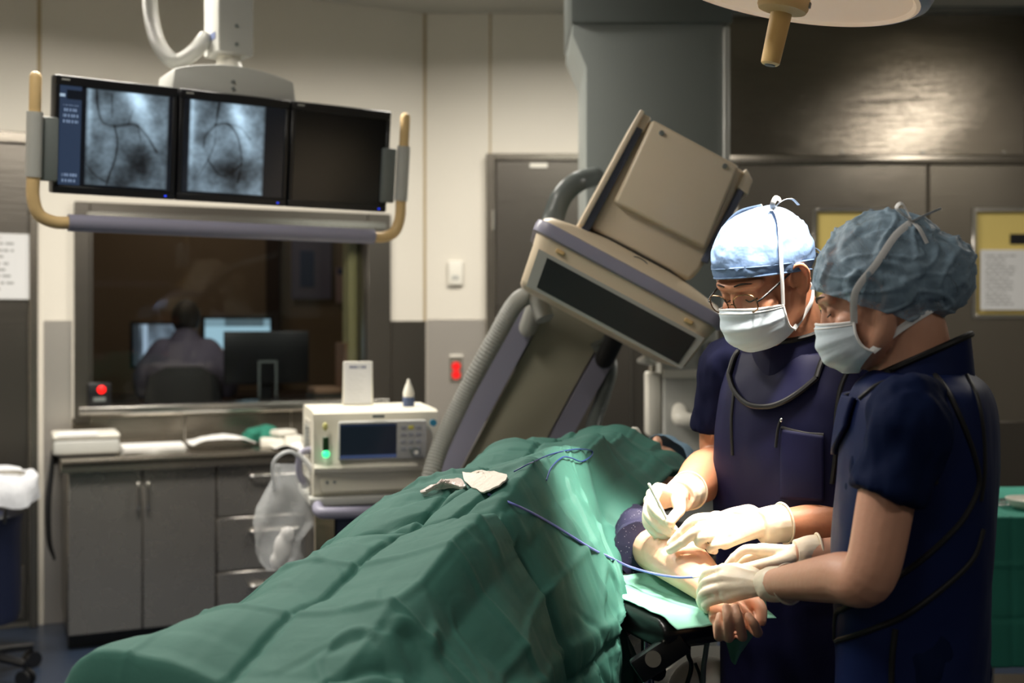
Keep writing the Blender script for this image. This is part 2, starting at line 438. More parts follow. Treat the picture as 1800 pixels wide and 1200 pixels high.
ld = bpy.data.lights.new('control_room_lamp', 'AREA'); ld.size = .5; ld.energy = 6; ld.color = (1, .85, .7)
t = thing('control_ceiling_light', 'dim ceiling light inside the control room', 'ceiling light', WM @ Vector((1.0, 1.3, CEIL-.02)))
bm = NB(); lathe(bm, [(.001, -.04), (.2, -.04), (.26, 0), (.26, .02), (.001, .02)], 24); obj('housing', bm, M_WHITE, t)
lo = bpy.data.objects.new('control_room_lamp', ld); C.objects.link(lo); lo.parent = t; lo.location = (0, 0, -.06)
# desks
bm = NB(); box(bm, .62, 1.8, .17, .62, 1.03, 1.06, .004, 1); box(bm, .66, .7, .2, .6, RF, 1.03); box(bm, 1.74, 1.78, .2, .6, RF, 1.03)
tag(wlocal('control_desk', bm, M_DESK), 'dark desk right behind the control room window', 'desk')
bm = NB(); box(bm, -.5, 1.8, 1.45, 2.1, 1.03, 1.06, .004, 1); box(bm, -.45, -.41, 1.5, 2.05, RF, 1.03); box(bm, 1.74, 1.78, 1.5, 2.05, RF, 1.03)
tag(wlocal('control_desk', bm, M_DESK), 'far control room desk in front of the seated operator', 'desk')
# monitors of the control room
def small_monitor(c, w, h, rotz, colf, label, back=False):
    t = thing('desk_monitor', label, 'monitor', c, (0, 0, rotz))
    bm = NB(); box(bm, -w/2-.02, w/2+.02, 0, .035, -h/2-.02, h/2+.02, .006, 2); obj('housing', bm, M_BLACK, t)
    if colf: picture('screen', w, h, 40, 30, colf, vcol_mat('control screen', 1.1), t, loc=(0, -.002, 0))
    bm = NB(); box(bm, -.04, .04, .035, .06, -h/2-.12, .02, .004, 1); obj('stand', bm, M_BLACK, t)
    bm = NB(); box(bm, -.12, .12, -.04, .16, -h/2-.14, -h/2-.12, .006, 1); obj('foot', bm, M_BLACK, t)
    if back:
        bm = NB()
        for a in (-.05, .05): box(bm, a-.006, a+.006, -.012, 0, -h/2-.1, -.02)
        box(bm, -.056, .056, -.012, 0, -.03, -.018); obj('bracket', bm, M_GREYD, t)
    return t
def xr(us, vs):
    n = smoothnoise(us, vs, 4, 3)*.25; g = .5+n; g = np.where(np.abs(us-.25) < .05, .85, g); g = np.where(us < .12, .25, g)
    return np.stack([g*.8, g*.9, g], -1)
def win_ui(us, vs):
    g = np.where(vs > .82, .75, .95); g = np.where((vs > .82) & (us > .3) & (us < .9), .45, g)
    return np.stack([g*.72, g*.88, g*.95], -1)
small_monitor(P(276, 606, 7.55), .30, .27, WA, xr, 'control room monitor with an X-ray left of the seated operator')
small_monitor(P(418, 600, 7.6), .43, .30, WA, win_ui, 'bright control room monitor with a pale blue window')
small_monitor(P(470, 628, 6.72), .46, .27, WA, None, 'black monitor seen from behind at the control room window', True)
# seated operator
M_HAIRD = mat('dark brown hair', (22, 17, 15), .6, bump=.4, bscale=60)
M_SCRUBG = mat('grey violet scrubs', (92, 84, 98), .8, bump=.3, bscale=14)
M_SKINC = mat('operator skin', (176, 128, 104), .5)
oc = P(326, 700, 6.95); oz = RF
per = thing('person', 'seated operator in grey scrubs with short dark hair, seen from behind through the window', 'person', (oc.x, oc.y, RF))
fw = Vector((-.2, .98, 0)).normalized(); rt = Vector((fw.y, -fw.x, 0))
def OP(r, f, z): return Vector((oc.x, oc.y, 0))+rt*r+fw*f+Vector((0, 0, z))
bm = NB()
hc = OP(.0, .06, 1.575)
ell(bm, hc, (.076, .095, .11)); tube(bm, [OP(0, .04, 1.5), OP(0, 0, 1.40)], [.058, .075])
tube(bm, [OP(0, 0, 1.44), OP(0, -.02, 1.3), OP(0, 0, 1.05), OP(0, .02, .84)], [(.07, .1), (.12, .2), (.11, .17), (.12, .19)], n=20, up=fw)
for s in (-1, 1):
    tube(bm, [OP(s*.16, 0, 1.37), OP(s*.235, .03, 1.25), OP(s*.24, .14, 1.1), OP(s*.16, .38, 1.09)], [.07, .058, .05, .035], round_ends=True)
    tube(bm, [OP(s*.09, 0, .86), OP(s*.12, .42, .84), OP(s*.12, .45, .42), OP(s*.12, .56, .37)], [.09, .065, .05, .035], round_ends=True)
me = remesh(bm, .012, 4)
link('body', me, [M_SKINC], per, world=True)
bm = NB(); ell(bm, hc+Vector((0, -.005, .02)), (.085, .104, .112)); bmesh.ops.bisect_plane(bm, geom=bm.verts[:]+bm.edges[:]+bm.faces[:], plane_co=hc+Vector((0, 0, -.06)), plane_no=(0, .35, -1), clear_outer=True)
bmesh.ops.holes_fill(bm, edges=bm.edges[:]); obj('hair', bm, M_HAIRD, per, world=True)
bm = NB()
tube(bm, [OP(0, .0, 1.455), OP(0, -.02, 1.3), OP(0, 0, 1.05), OP(0, .02, .8)], [(.08, .09), (.135, .22), (.125, .19), (.135, .2)], n=20, up=fw, round_ends=True)
for s in (-1, 1): tube(bm, [OP(s*.13, 0, 1.385), OP(s*.235, .03, 1.25), OP(s*.245, .1, 1.15)], [.085, .075, .07], round_ends=True)
link('scrub_top', remesh(bm, .012, 5), M_SCRUBG, per, world=True)
ch = thing('office_chair', 'black office chair of the seated control room operator', 'chair', (oc.x, oc.y, RF))
bm = NB(); prism(bm, [(-.2, 0), (.2, 0), (.23, .2), (.2, .38), (.1, .44), (-.1, .44), (-.2, .38), (-.23, .2)], -.03, .03, Matrix.Translation(OP(0, -.17, .86)) @ Matrix.Rotation(math.atan2(-rt.y, rt.x)*-1, 4, 'Z'), .012); obj('backrest', bm, M_BLACKM, ch, world=True)
bm = NB(); box(bm, -.24, .24, -.24, .24, .36, .44, .03, 3); obj('seat', bm, M_BLACKM, ch)
bm = NB(); cyl(bm, (0, 0, .08), (0, 0, .38), .03); obj('post', bm, M_BLACK, ch)
for k in range(5):
    a = 2*math.pi*k/5; bm = NB(); tube(bm, [(0, 0, .1), (.28*math.cos(a), .28*math.sin(a), .06)], [.025, .015]); ell(bm, (.28*math.cos(a), .28*math.sin(a), .03), (.03, .03, .03)); obj('leg', bm, M_BLACK, ch)
# boards, binder and papers in the control room
def board(px0, px1, py0, py1, d, col, label, inner=None):
    c = P((px0+px1)/2, (py0+py1)/2, d); w = (px1-px0)*d/FPX/math.cos(WA)*.97; h = (py1-py0)*d/FPX
    t = thing('notice_board', label, 'notice board', c, (0, 0, WA))
    bm = NB(); box(bm, -w/2, w/2, 0, .02, -h/2, h/2, .004, 1); obj('board', bm, mat('board', col, .8), t)
    if inner:
        bm = NB(); box(bm, inner[0]*w, inner[1]*w, -.006, 0, inner[2]*h, inner[3]*h); obj('poster', bm, mat('poster', inner[4], .8), t)
def wdepth(px, y):
    k = (px-900)/FPX; ox, oy = WO.x-su*y, WO.y+cu*y; tt = (k*oy-ox)/(cu-k*su); return oy+su*tt
board(515, 582, 385, 525, wdepth(548, 2.26), (126, 120, 150), 'violet notice board with a blue poster inside the control room', (-.3, .05, -.35, .1, (38, 62, 120)))
board(592, 632, 470, 532, wdepth(612, 2.26), (190, 160, 160), 'pale pink notice sheet pinned up in the control room', (-.45, .45, .3, .48, (60, 66, 110)))
bm = NB(); q = P(481, 470, wdepth(481, 2.2)); box(bm, q.x-.05, q.x+.05, q.y-.04, q.y+.04, RF, CEIL); tag(obj('post', bm, M_DESK), 'dark upright post behind the control room desks', 'post')
bm = NB(); q = P(613, 690, 6.86); box(bm, -.052, .052, -.11, .11, 0, .38, .004, 1); tag(obj('binder', bm, mat('brown binder', (150, 112, 82), .7), loc=(q.x, q.y, 1.06), rot=(0, 0, WA)), 'tall brown box file standing behind the window pane', 'binder')
for k, (w, z, c) in enumerate(((.09, 0, (36, 48, 44)), (.088, .045, (80, 76, 66)), (.08, .08, (176, 140, 112)))):
    bm = NB(); box(bm, -w, w, -.1, .1, 0, (.04, .03, .035)[k], .004, 1)
    q = P(570, 690, 6.84); tag(obj('tray', bm, mat('tray', c, .7), loc=(q.x, q.y, 1.06+z), rot=(0, 0, WA)), ['dark tray at the bottom of the pile behind the glass', 'grey tray in the middle of the pile behind the glass', 'tan box on top of the pile behind the glass'][k], 'tray')

# ================================================================== CABINETS AND COUNTER (left wall coordinates)
CM = dict(loc=WO, rot=(0, 0, WA))
M_CAB = mat('satin steel cabinet', (150, 146, 140), .27, .8, bump=.015, bscale=2.2, bstretch=(1, 1, 40), rvar=.05)
def cabinet(x0, x1, label):
    t = thing('base_cabinet', label, 'cabinet', WM @ Vector((x0, 0, 0)), (0, 0, WA), 'steel base cabinets')
    w = x1-x0
    bm = NB(); box(bm, 0, w, -.58, -.01, .09, .868, .002, 1); obj('body', bm, M_STEELD, t)
    bm = NB(); box(bm, .01, w-.01, -.52, -.02, 0, .09); obj('toe_kick', bm, M_BLACK, t)
    return t, w
t, w = cabinet(0, .69, 'steel base cabinet with two tall doors at the left end')
for k, (a, b, hx) in enumerate(((.004, .338, .318), (.343, .687, .364))):
    bm = NB(); box(bm, a, b, -.602, -.581, .078, .866, .003, 1); d = obj('door', bm, M_CAB, t)
    bm = NB(); tube(bm, [(hx, -.604, .79), (hx, -.628, .785), (hx, -.63, .73), (hx, -.628, .665), (hx, -.604, .66)], .006, 10, 4); obj('handle', bm, M_STEELP, d)
def drawers(x0, x1, label, hh):
    t, w = cabinet(x0, x1, label)
    for z0, z1 in hh:
        bm = NB(); box(bm, .004, w-.004, -.602, -.581, z0+.004, z1-.004, .003, 1); d = obj('drawer', bm, M_CAB, t)
        bm = NB(); z = z1-.075; tube(bm, [(.17, -.604, z), (.172, -.628, z), (w/2, -.63, z), (w-.172, -.628, z), (w-.17, -.604, z)], .007, 10, 4); obj('handle', bm, M_STEELP, d)
drawers(.692, 1.27, 'steel drawer cabinet behind the clear bags', ((.078, .317), (.317, .589), (.589, .866)))
drawers(1.272, 1.95, 'steel drawer cabinet behind the anaesthesia monitor', ((.078, .317), (.317, .589), (.589, .866)))
bm = NB(); box(bm, -.03, 1.955, -.64, -.002, .872, .912, .006, 2); box(bm, -.03, 1.955, -.64, -.63, .85, .9, .003, 1)
tag(obj('worktop', bm, M_STEEL, **CM), 'long brushed steel worktop under the window', 'worktop')
CZ = .912
def onc(px, py, off):
    t, z = WT(px, py, off); return t
# printer-like box
t = thing('label_printer', 'low grey desktop printer with paper at the worktop end', 'printer', WM @ Vector((onc(150, 780, .42), -.40, CZ)), (0, 0, WA))
bm = NB(); box(bm, -.15, .15, -.13, .13, .012, .085, .012, 3); obj('body', bm, M_GREYP, t)
bm = NB(); box(bm, -.152, .152, -.135, .12, .085, .112, .01, 3); obj('lid', bm, M_WHITE, t)
bm = NB(); box(bm, -.13, .05, -.138, -.02, .1, .116, .002, 1); obj('paper', bm, M_PAPER, t)
bm = NB(); box(bm, -.13, .13, -.12, .12, 0, .014); obj('foot', bm, M_BLACKM, t)
# papers
for k in range(6):
    bm = NB(); a = R(random.uniform(-8, 8)); M = Matrix.Translation((onc(268, 780, .4), -.4, CZ+k*.006)) @ Matrix.Rotation(a, 4, 'Z')
    box(bm, -.15, .15, -.105, .105, 0, .005, M=M)
    tag(obj('paper_sheet', bm, M_PAPER if k > 1 else M_GREYP, **CM), ['grey sheet at the bottom of the paper pile beside the printer', 'second grey sheet from the bottom of the paper pile', 'lowest white sheet of the paper pile beside the printer', 'middle white sheet of the paper pile beside the printer', 'white sheet just under the top of the paper pile', 'topmost white sheet of the paper pile beside the printer'][k], 'paper', 'sheets in the pile beside the printer')
def crumple(f, amp, sc, seed):
    return lambda u, v: (lambda p: Vector(p)+Vector((0, 0, amp*fbm(p[0]*sc+seed, p[1]*sc))))(f(u, v))
sx = onc(388, 780, .38)
o = sheet('paper_sheet', crumple(lambda u, v: (sx-.16+.32*u, -.5+.24*v, CZ+.03+.03*math.sin(u*3.1)), .012, 9, 2), 20, 14, .002, M_PAPER, **CM); tag(o, 'rumpled white wrapping sheet in the middle of the worktop', 'paper')
# green cloth bundle + packets
bm = NB()
gx = onc(468, 760, .3)
for k in range(9):
    ell(bm, (gx+random.uniform(-.09, .09), -.3+random.uniform(-.05, .05), CZ+.035+random.uniform(0, .035)), (random.uniform(.04, .075), .05, random.uniform(.025, .045)), u=12, v=8)
me = remesh(bm, .008, 3); tag(link('cloth_bundle', me, mat('teal green cloth', (30, 112, 92), .8, var=.2, vscale=20, bump=.5, bscale=30), **CM), 'crumpled green cloth bundle on the worktop beside the monitor', 'cloth')
for k, (px, z, sx_, h) in enumerate(((478, 0, .06, .05), (512, 0, .05, .06), (498, .06, .055, .03))):
    bm = NB(); box(bm, -sx_, sx_, -.05, .05, 0, h, .012, 2); tag(obj('packet', bm, M_WHITE, loc=WM @ Vector((onc(px, 770, .45), -.45, CZ+z)), rot=(0, 0, WA+R(15*k-10))), ['small white packet in front of the green cloth', 'white packet against the grey monitor case', 'white packet lying on the other packets'][k], 'packet')
# glove of white film hanging over the worktop edge
o = sheet('paper_sheet', lambda u, v: (onc(505, 790, .5)-.09+.16*u, -.63+.2*v, CZ+.012+.015*math.sin(5*u)*math.cos(4*v)), 12, 12, .002, M_PAPER, **CM); tag(o, 'curled white sheet at the worktop edge above the clear bag', 'paper')
# red-lit power box on the sill
t = thing('power_box', 'small black power box with a red light at the window corner', 'power box', WM @ Vector((onc(174, 700, .03), -.035, wz0+.02)), (0, 0, WA))
bm = NB(); box(bm, -.058, .058, -.03, .03, 0, .125, .006, 2); obj('case', bm, M_BLACK, t)
bm = NB(); ell(bm, (.01, -.031, .09), (.02, .008, .02)); obj('red_light', bm, mat('red lamp', (255, 20, 15), .3, emit=(255, 12, 10), estr=2.2), t)
bm = NB(); box(bm, -.03, .03, -.033, -.03, .03, .05); obj('socket', bm, M_GREYD, t)
# strap hanging at the cabinet's left side
bm = NB(); tube(bm, [WM @ Vector(q) for q in ((-.05, -.30, .93), (-.06, -.42, .86), (-.08, -.5, .7), (-.075, -.48, .52), (-.05, -.44, .42))], [.02, .03, .035, .03, .015], 10, 6, flat=.4, round_ends=True)
bm2 = NB(); box(bm2, -.055, -.031, -.33, -.27, .86, .95, .004, 1); 
for v in bm2.verts: v.co = WM @ v.co
t = thing('hanging_strap', 'black strap hanging from the left end of the worktop', 'strap', WM @ Vector((-.06, -.45, .42)))
obj('strap', bm, M_BLACKM, t, world=True); obj('hook', bm2, M_BLACKM, t, world=True)

# papers taped to the left door
def textpage(seed, cols=(.1, .9), rows=14, ink=.55):
    rnd = random.Random(seed); L = [(rnd.random()*.4+.5) for _ in range(rows+1)]
    def f(us, vs):
        g = np.full(us.shape, .8); r = (1-vs)*rows; i = np.clip(r.astype(int), 0, rows); fr = r-i
        ln = np.array(L)[i]
        word = np.sin(us*70+i*7.1)+np.sin(us*43+i*3) > -.9
        g = np.where((fr > .35) & (fr < .72) & (us > cols[0]) & (us < cols[0]+(cols[1]-cols[0])*ln) & word & (vs > .06) & (vs < .95), ink, g)
        return np.stack([g, g, g*1.0], -1)
    return f
M_PRINT = vcol_mat('printed paper', 0, .8)
def notice(px0, px1, py0, py1, plane, label, seed, rows):
    if plane == 'left':
        a, z1 = WT(px0, py0, .045); b, z0 = WT(px1, py1, .045); z1 = (WT(px0, py0, .045)[1]+WT(px1, py0, .045)[1])/2
        c = WM @ Vector(((a+b)/2, -.045, (z0+z1)/2)); w, h, r = b-a, z1-z0, WA
    else:
        c = Vector((BX((px0+px1)/2), YB-.062, BZ((py0+py1)/2))); w, h, r = BX(px1)-BX(px0), BZ(py0)-BZ(py1), 0
    t = thing('notice', label, 'notice', c, (0, 0, r))
    bm = NB(); box(bm, -w/2, w/2, 0, .003, -h/2, h/2); obj('sheet', bm, M_PAPER, t)
    picture('print', w*.99, h*.99, 60, 84, textpage(seed, rows=rows), M_PRINT, t, loc=(0, -.001, 0))
notice(-60, 52, 410, 526, 'left', 'printed white notice taped to the steel door at the left edge', 1, 10)
notice(1716, 1798, 440, 545, 'back', 'printed white notice on the window of the right steel door', 2, 16)

# wall devices at the corner
t = thing('wall_thermostat', 'small white thermostat on the cream wall right of the window', 'thermostat', (BX(801), YB, BZ(480)))
bm = NB(); box(bm, -.044, .044, -.03, 0, -.072, .072, .008, 3); obj('case', bm, M_WHITE, t)
bm = NB(); box(bm, -.02, .02, -.033, -.03, -.04, -.015, .002, 1); obj('button', bm, M_GREYP, t)
t = thing('emergency_outlet', 'wall socket plate with two red sockets on the steel panel', 'socket', (BX(802), YB-.008, BZ(648)))
bm = NB(); box(bm, -.038, .038, -.008, 0, -.078, .07, .003, 1); obj('plate', bm, M_STEELP, t)
for z in (.015, -.035):
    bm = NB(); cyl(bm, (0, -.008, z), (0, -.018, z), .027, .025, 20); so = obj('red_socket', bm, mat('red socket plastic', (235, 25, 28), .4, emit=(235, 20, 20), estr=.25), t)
    bm = NB(); cyl(bm, (0, -.018, z), (0, -.0185, z), .004, n=8); obj('pin_hole', bm, M_BLACK, so)
bm = NB(); box(bm, -.04, .04, -.012, 0, .07, .085, .002, 1); obj('cover_lip', bm, M_WHITE, t)
# ================================================================== HANGING MONITORS
MON_C = P(413, 262, 3.7)
mt = thing('monitor_boom', 'white ceiling arm with corrugated hose carrying the bank of screens', 'monitor arm', (P(405, 40, 3.85).x, 3.85, 2.3))
o3 = dict(world=True)
# column
cx = P(402, 0, 3.85).x
Rm = Matrix.Translation((cx, 3.85, 0)) @ Matrix.Rotation(R(38), 4, 'Z')
bm = NB(); box(bm, -.062, .062, -.062, .062, P(0, 101, 3.85).z, CEIL-.04, .004, 1, M=Rm); col = obj('column', bm, M_GREYP, mt, **o3)
bm = NB()
for z in (52, 84): cyl(bm, Rm @ Vector((.0, -.062, P(0, z, 3.85).z)), Rm @ Vector((.0, -.066, P(0, z, 3.85).z)), .006, n=10)
obj('screw', bm, M_GREYD, col, **o3)
bm = NB(); box(bm, -.0635, -.0625, -.035, .02, P(0, 76, 3.85).z, P(0, 64, 3.85).z, M=Rm); obj('badge', bm, mat('blue badge', (92, 104, 140), .5), col, **o3)
bm = NB(); box(bm, -.2, .2, -.2, .2, CEIL-.05, CEIL, .01, 2, M=Rm); obj('ceiling_plate', bm, M_GREYP, mt, **o3)
bm = NB(); lathe(bm, [(.001, P(0, 134, 3.85).z), (.052, P(0, 132, 3.85).z), (.048, P(0, 118, 3.85).z), (.04, P(0, 112, 3.85).z), (.04, P(0, 100, 3.85).z), (.001, P(0, 100, 3.85).z)], 24, Matrix.Translation((cx, 3.85, 0))); obj('swivel', bm, M_WHITE, mt, **o3)
# yoke
MR = Matrix.Translation(MON_C) @ Matrix.Rotation(R(32.5), 4, 'Z')
yk = []
for i in range(13):
    x = -.2+.4*i/12; yk.append((x+.01, .245+.032*(1-(x/.2)**2)))
poly = [(-.2, .165), (.22, .165)]+yk[::-1]
bm = NB(); prism(bm, poly, .02, .2, MR, .006, 2); obj('yoke', bm, M_GREYP, mt, **o3)
bm = NB()
for z in (.2, .222): cyl(bm, MR @ Vector((.0, .02, z)), MR @ Vector((.0, .015, z)), .006, n=10)
obj('screw', bm, M_GREYD, mt, **o3)
bm = NB(); box(bm, -.26, .2, .05, .17, .12, .166, .006, 2, M=MR); obj('crossbar', bm, M_GREYD, mt, **o3)
# hose
bm = NB()
tube(bm, [P(268, -140, 3.8), P(263, -30, 3.8), P(266, 30, 3.8), P(280, 80, 3.78), P(308, 108, 3.76), P(340, 92, 3.78), P(362, 66, 3.83)], .026, 14, 22, ridges=.09)
obj('corrugated_hose', bm, M_GREYP, mt, **o3)
# rail
MP = MR @ Matrix.Rotation(R(7), 4, 'X')
def mp(x, y, z): return MP @ Vector((x, y, z))
rz = -.262; xl, xr_ = -.615, .595
bm = NB(); tube(bm, [mp(xl+.10, -.03, rz), mp(xr_-.10, -.03, rz)], .026, 16, 4); obj('handle_bar', bm, M_LAV, mt, **o3)
for s, x in ((1, xl), (-1, xr_)):
    bm = NB(); tube(bm, [mp(x+s*.11, -.03, rz), mp(x+s*.06, -.03, rz), mp(x+s*.018, -.03, rz+.02), mp(x, -.03, rz+.07), mp(x, -.03, rz+.14)], .019, 14, 6); obj('grip_bend', bm, M_TAN, mt, **o3)
    bm = NB(); tube(bm, [mp(x, -.03, rz+.13), mp(x, -.03, rz+.32)], .023, 14, 2); obj('sleeve', bm, M_GREYP, mt, **o3)
    bm = NB(); tube(bm, [mp(x, -.03, rz+.31), mp(x, -.03, rz+.42)], .017, 14, 2, round_ends=True); obj('grip_cap', bm, M_TAN, mt, **o3)
    bm = NB(); box(bm, min(x+s*.02, x+s*.07), max(x+s*.02, x+s*.07), -.02, .06, rz+.12, rz+.31, .006, 2, M=MP); obj('bracket', bm, M_GREYD, mt, **o3)
# screens
def angio(kind):
    rnd = random.Random(kind*5+1)
    def f(us, vs):
        n = smoothnoise(us, vs, 3.2, 10+kind)*.16+smoothnoise(us, vs, 9, 20+kind)*.10+smoothnoise(us, vs, 26, 30+kind)*.05
        if kind == 1: a0, a1 = .225, .97
        else: a0, a1 = .05, .80
        x = (us-a0)/(a1-a0); y = vs
        g = .45+n*1.25
        g += .42*np.exp(-((x-(.62+.42*(.9-y)))/.11)**2)*np.clip((y-.25)*1.6, 0, 1)          # bright lung band
        g += .30*np.exp(-((x-.02)/.06)**2)*np.clip(y*1.4, 0, 1)
        g -= .20*np.exp(-(((x-.62)/.34)**2+((y-.2)/.3)**2))                                # heart
        g -= .16*np.exp(-(((x-.08)/.1)**2+((y-.12)/.16)**2))
        if kind == 1:
            ves = [[(.12, .97), (.14, .8), (.2, .66), (.34, .63), (.5, .66), (.62, .65), (.74, .55), (.86, .4)], [(.34, .63), (.38, .48), (.36, .3), (.3, .14), (.26, .02)], [(.5, .66), (.55, .8)], [(.02, .22), (.12, .12), (.24, .06)], [(.62, .65), (.66, .5)], [(.3, .95), (.31, .72)]]
        else:
            ves = [[(.38, 1.0), (.36, .86), (.34, .74), (.22, .62), (.2, .5)], [(.34, .74), (.5, .76), (.62, .66), (.68, .5), (.7, .34), (.66, .14)], [(.34, .74), (.34, .55), (.26, .36), (.16, .2)], [(.5, .76), (.66, .74), (.8, .62)], [(.26, .36), (.4, .22), (.5, .2)], [(.7, .34), (.58, .24)]]
        for k, pl in enumerate(ves):
            pl = [tuple(q) for q in cr(pl, 5)]
            d = polydist(x, y, pl); g -= (.24 if k < 2 else .15)*np.exp(-(d/(.012 if k else .016))**2)*(.75+.5*smoothnoise(x, y, 6, k))
        edge = np.clip(np.minimum(np.minimum(x, 1-x)/.04, np.minimum(y, 1-y)/.03), 0, 1)
        g = np.clip(g, .06, 1)*(.55+.45*edge)
        rgb = np.stack([g*.80, g*.93, g*1.02], -1)
        ins = (x > 0) & (x < 1) & (y > .015) & (y < .985)
        bg = np.zeros(us.shape+(3,))+np.array([.02, .035, .06])
        if kind == 1:
            side = us < .19; bg[side] = (.15, .20, .28)
            r = ((1-vs)*34).astype(int); tx = (np.sin(us*260+r*5) > -.2) & ((r % 2) == 0) & side & (us > .03) & (us < .16) & (((vs > .62) & (vs < .8)) | (vs < .12))
            bg[tx] = (.45, .52, .62)
            bg[side & (vs > .86) & (vs < .95) & (us > .06)] = (.03, .05, .08); bg[side & (vs > .88) & (vs < .91) & (us < .05)] = (.6, .68, .75)
        rgb[~ins] = bg[~ins]
        return rgb
    return f
M_SCR = vcol_mat('x-ray screen', 1.2, .25)
M_SCRB = mat('switched-off screen', (5, 7, 10), .22)
labs = ['left hanging monitor showing an angiogram with a blue menu column', 'middle hanging monitor showing an angiogram', 'right hanging monitor with a black screen']
W3, H3 = .372, .352
for k in range(3):
    x = -.56+W3*(k+.5)
    t = thing('medical_monitor', labs[k], 'monitor', mp(x, -.0, 0), MP.to_euler(), 'hanging monitors')
    bm = NB(); box(bm, -W3/2+.002, W3/2-.002, 0, .055, -H3/2, H3/2, .006, 2); obj('housing', bm, M_BLACK, t)
    bm = NB(); b = .018
    for q in ((-W3/2+.004, W3/2-.004, -H3/2+.002, -H3/2+b+.006), (-W3/2+.004, W3/2-.004, H3/2-b-.012, H3/2-.002), (-W3/2+.004, -W3/2+b, -H3/2+.024, H3/2-.03), (W3/2-b, W3/2-.004, -H3/2+.024, H3/2-.03)): box(bm, q[0], q[1], -.006, 0, q[2], q[3], .002, 1)
    obj('bezel', bm, M_BLACK, t)
    if k < 2: picture('screen', W3-2*b, H3-b-.036, 150, 140, angio(k+1), M_SCR, t, loc=(0, -.0015, 0))
    else:
        bm = NB(); box(bm, -W3/2+b, W3/2-b, -.0025, 0, -H3/2+.024, H3/2-.03); obj('screen', bm, M_SCRB, t)
    bm = NB(); box(bm, -W3/2+.022, -W3/2+.045, -.0072, -.006, H3/2-.015, H3/2-.011); obj('maker_mark', bm, M_GREYP, t)
    bm = NB(); box(bm, W3/2-.036, W3/2-.030, -.0075, -.006, -H3/2+.009, -H3/2+.013); obj('power_light', bm, mat('blue standby light', (30, 60, 220), .3, emit=(40, 70, 255), estr=1.5), t)

# ================================================================== C-ARM
CO = P(1111, 480, 2.95); CT = R(28.3)
CARM = Matrix.Translation(CO) @ Matrix.Rotation(CT, 4, 'Y')
ca = thing('c_arm', 'tilted ceiling-mounted X-ray C-arm with its large ivory detector over the patient', 'x-ray machine', CO, (0, CT, 0))
def rr(hx, hy, r, z, yc=.25, n=6):
    out = []
    for cxx, cyy, a0 in ((hx-r, hy-r, 0), (-hx+r, hy-r, 90), (-hx+r, -hy+r, 180), (hx-r, -hy+r, 270)):
        for k in range(n+1):
            a = R(a0+90*k/n); out.append(Vector((cxx+r*math.cos(a), yc+cyy+r*math.sin(a), z)))
    return out
bm = NB(); rings(bm, [rr(.225, .19, .03, -.158), rr(.238, .205, .035, -.155), rr(.246, .213, .035, -.146), rr(.262, .232, .04, -.05), rr(.272, .243, .045, -.01)]); det = obj('detector_plate', bm, M_IVORY, ca)
bm = NB(); rings(bm, [rr(.272, .243, .045, -.022), rr(.281, .252, .048, -.018), rr(.283, .254, .048, -.002), rr(.281, .252, .048, .012), rr(.272, .243, .045, .015)]); obj('bumper_strip', bm, M_LAV, ca)
bm = NB(); rings(bm, [rr(.272, .243, .045, .013), rr(.268, .24, .06, .024), rr(.255, .23, .08, .036), rr(.20, .21, .09, .048), rr(.155, .19, .09, .056)]); cov = obj('top_cover', bm, M_IVORY, ca)
bm = NB(); rings(bm, [rr(.158, .193, .09, .054), rr(.158, .193, .09, .058)]); obj('seam', bm, M_BLACKM, ca)
# dark face panel, grey surround
def fy(z): return (.25-.243)+(-.01-z)*.245
def facequad(xa, xb, z0, z1, lift, xc=None, xd=None):
    bm = NB(); q = [(xa, fy(z1)-lift, z1), (xb, fy(z1)-lift, z1), (xd if xd is not None else xb, fy(z0)-lift, z0), (xc if xc is not None else xa, fy(z0)-lift, z0)]
    a = [bm.verts.new(p) for p in q]; b = [bm.verts.new((p[0], p[1]+lift+.01, p[2])) for p in q]
    bm.faces.new(a); bm.faces.new(b[::-1])
    for i in range(4): bm.faces.new((a[i], b[i], b[(i+1) % 4], a[(i+1) % 4]))
    return bm
obj('face_surround', facequad(-.243, .248, -.157, -.058, .004, -.226, .236), M_GREYP, det)
obj('dark_face', facequad(-.213, .228, -.148, -.068, .006, -.2, .222), mat('dark detector window', (34, 36, 38), .45, bump=.1, bscale=5, bstretch=(.3, 1, 6)), det)
for x in (-.19, .19):
    bm = NB(); box(bm, x-.012, x+.012, fy(-.04)-.006, fy(-.04)+.01, -.045, -.034, .002, 1); obj('latch', bm, M_TAN, det)
bm = NB(); tube(bm, [(.006+.026*math.cos(a), -.0, .034+.014*math.sin(a)) for a in [R(w) for w in range(10, 175, 15)]], .0016, 6, 2)
tube(bm, [(-.008, .0, .033), (.004, .0, .04), (.006, .0, .03), (.018, 0, .037)], .0015, 6, 2)
for v in bm.verts: v.co.y = .25-.243+.004+(v.co.z-.02)*.9
obj('emblem', bm, M_GREYD, cov)
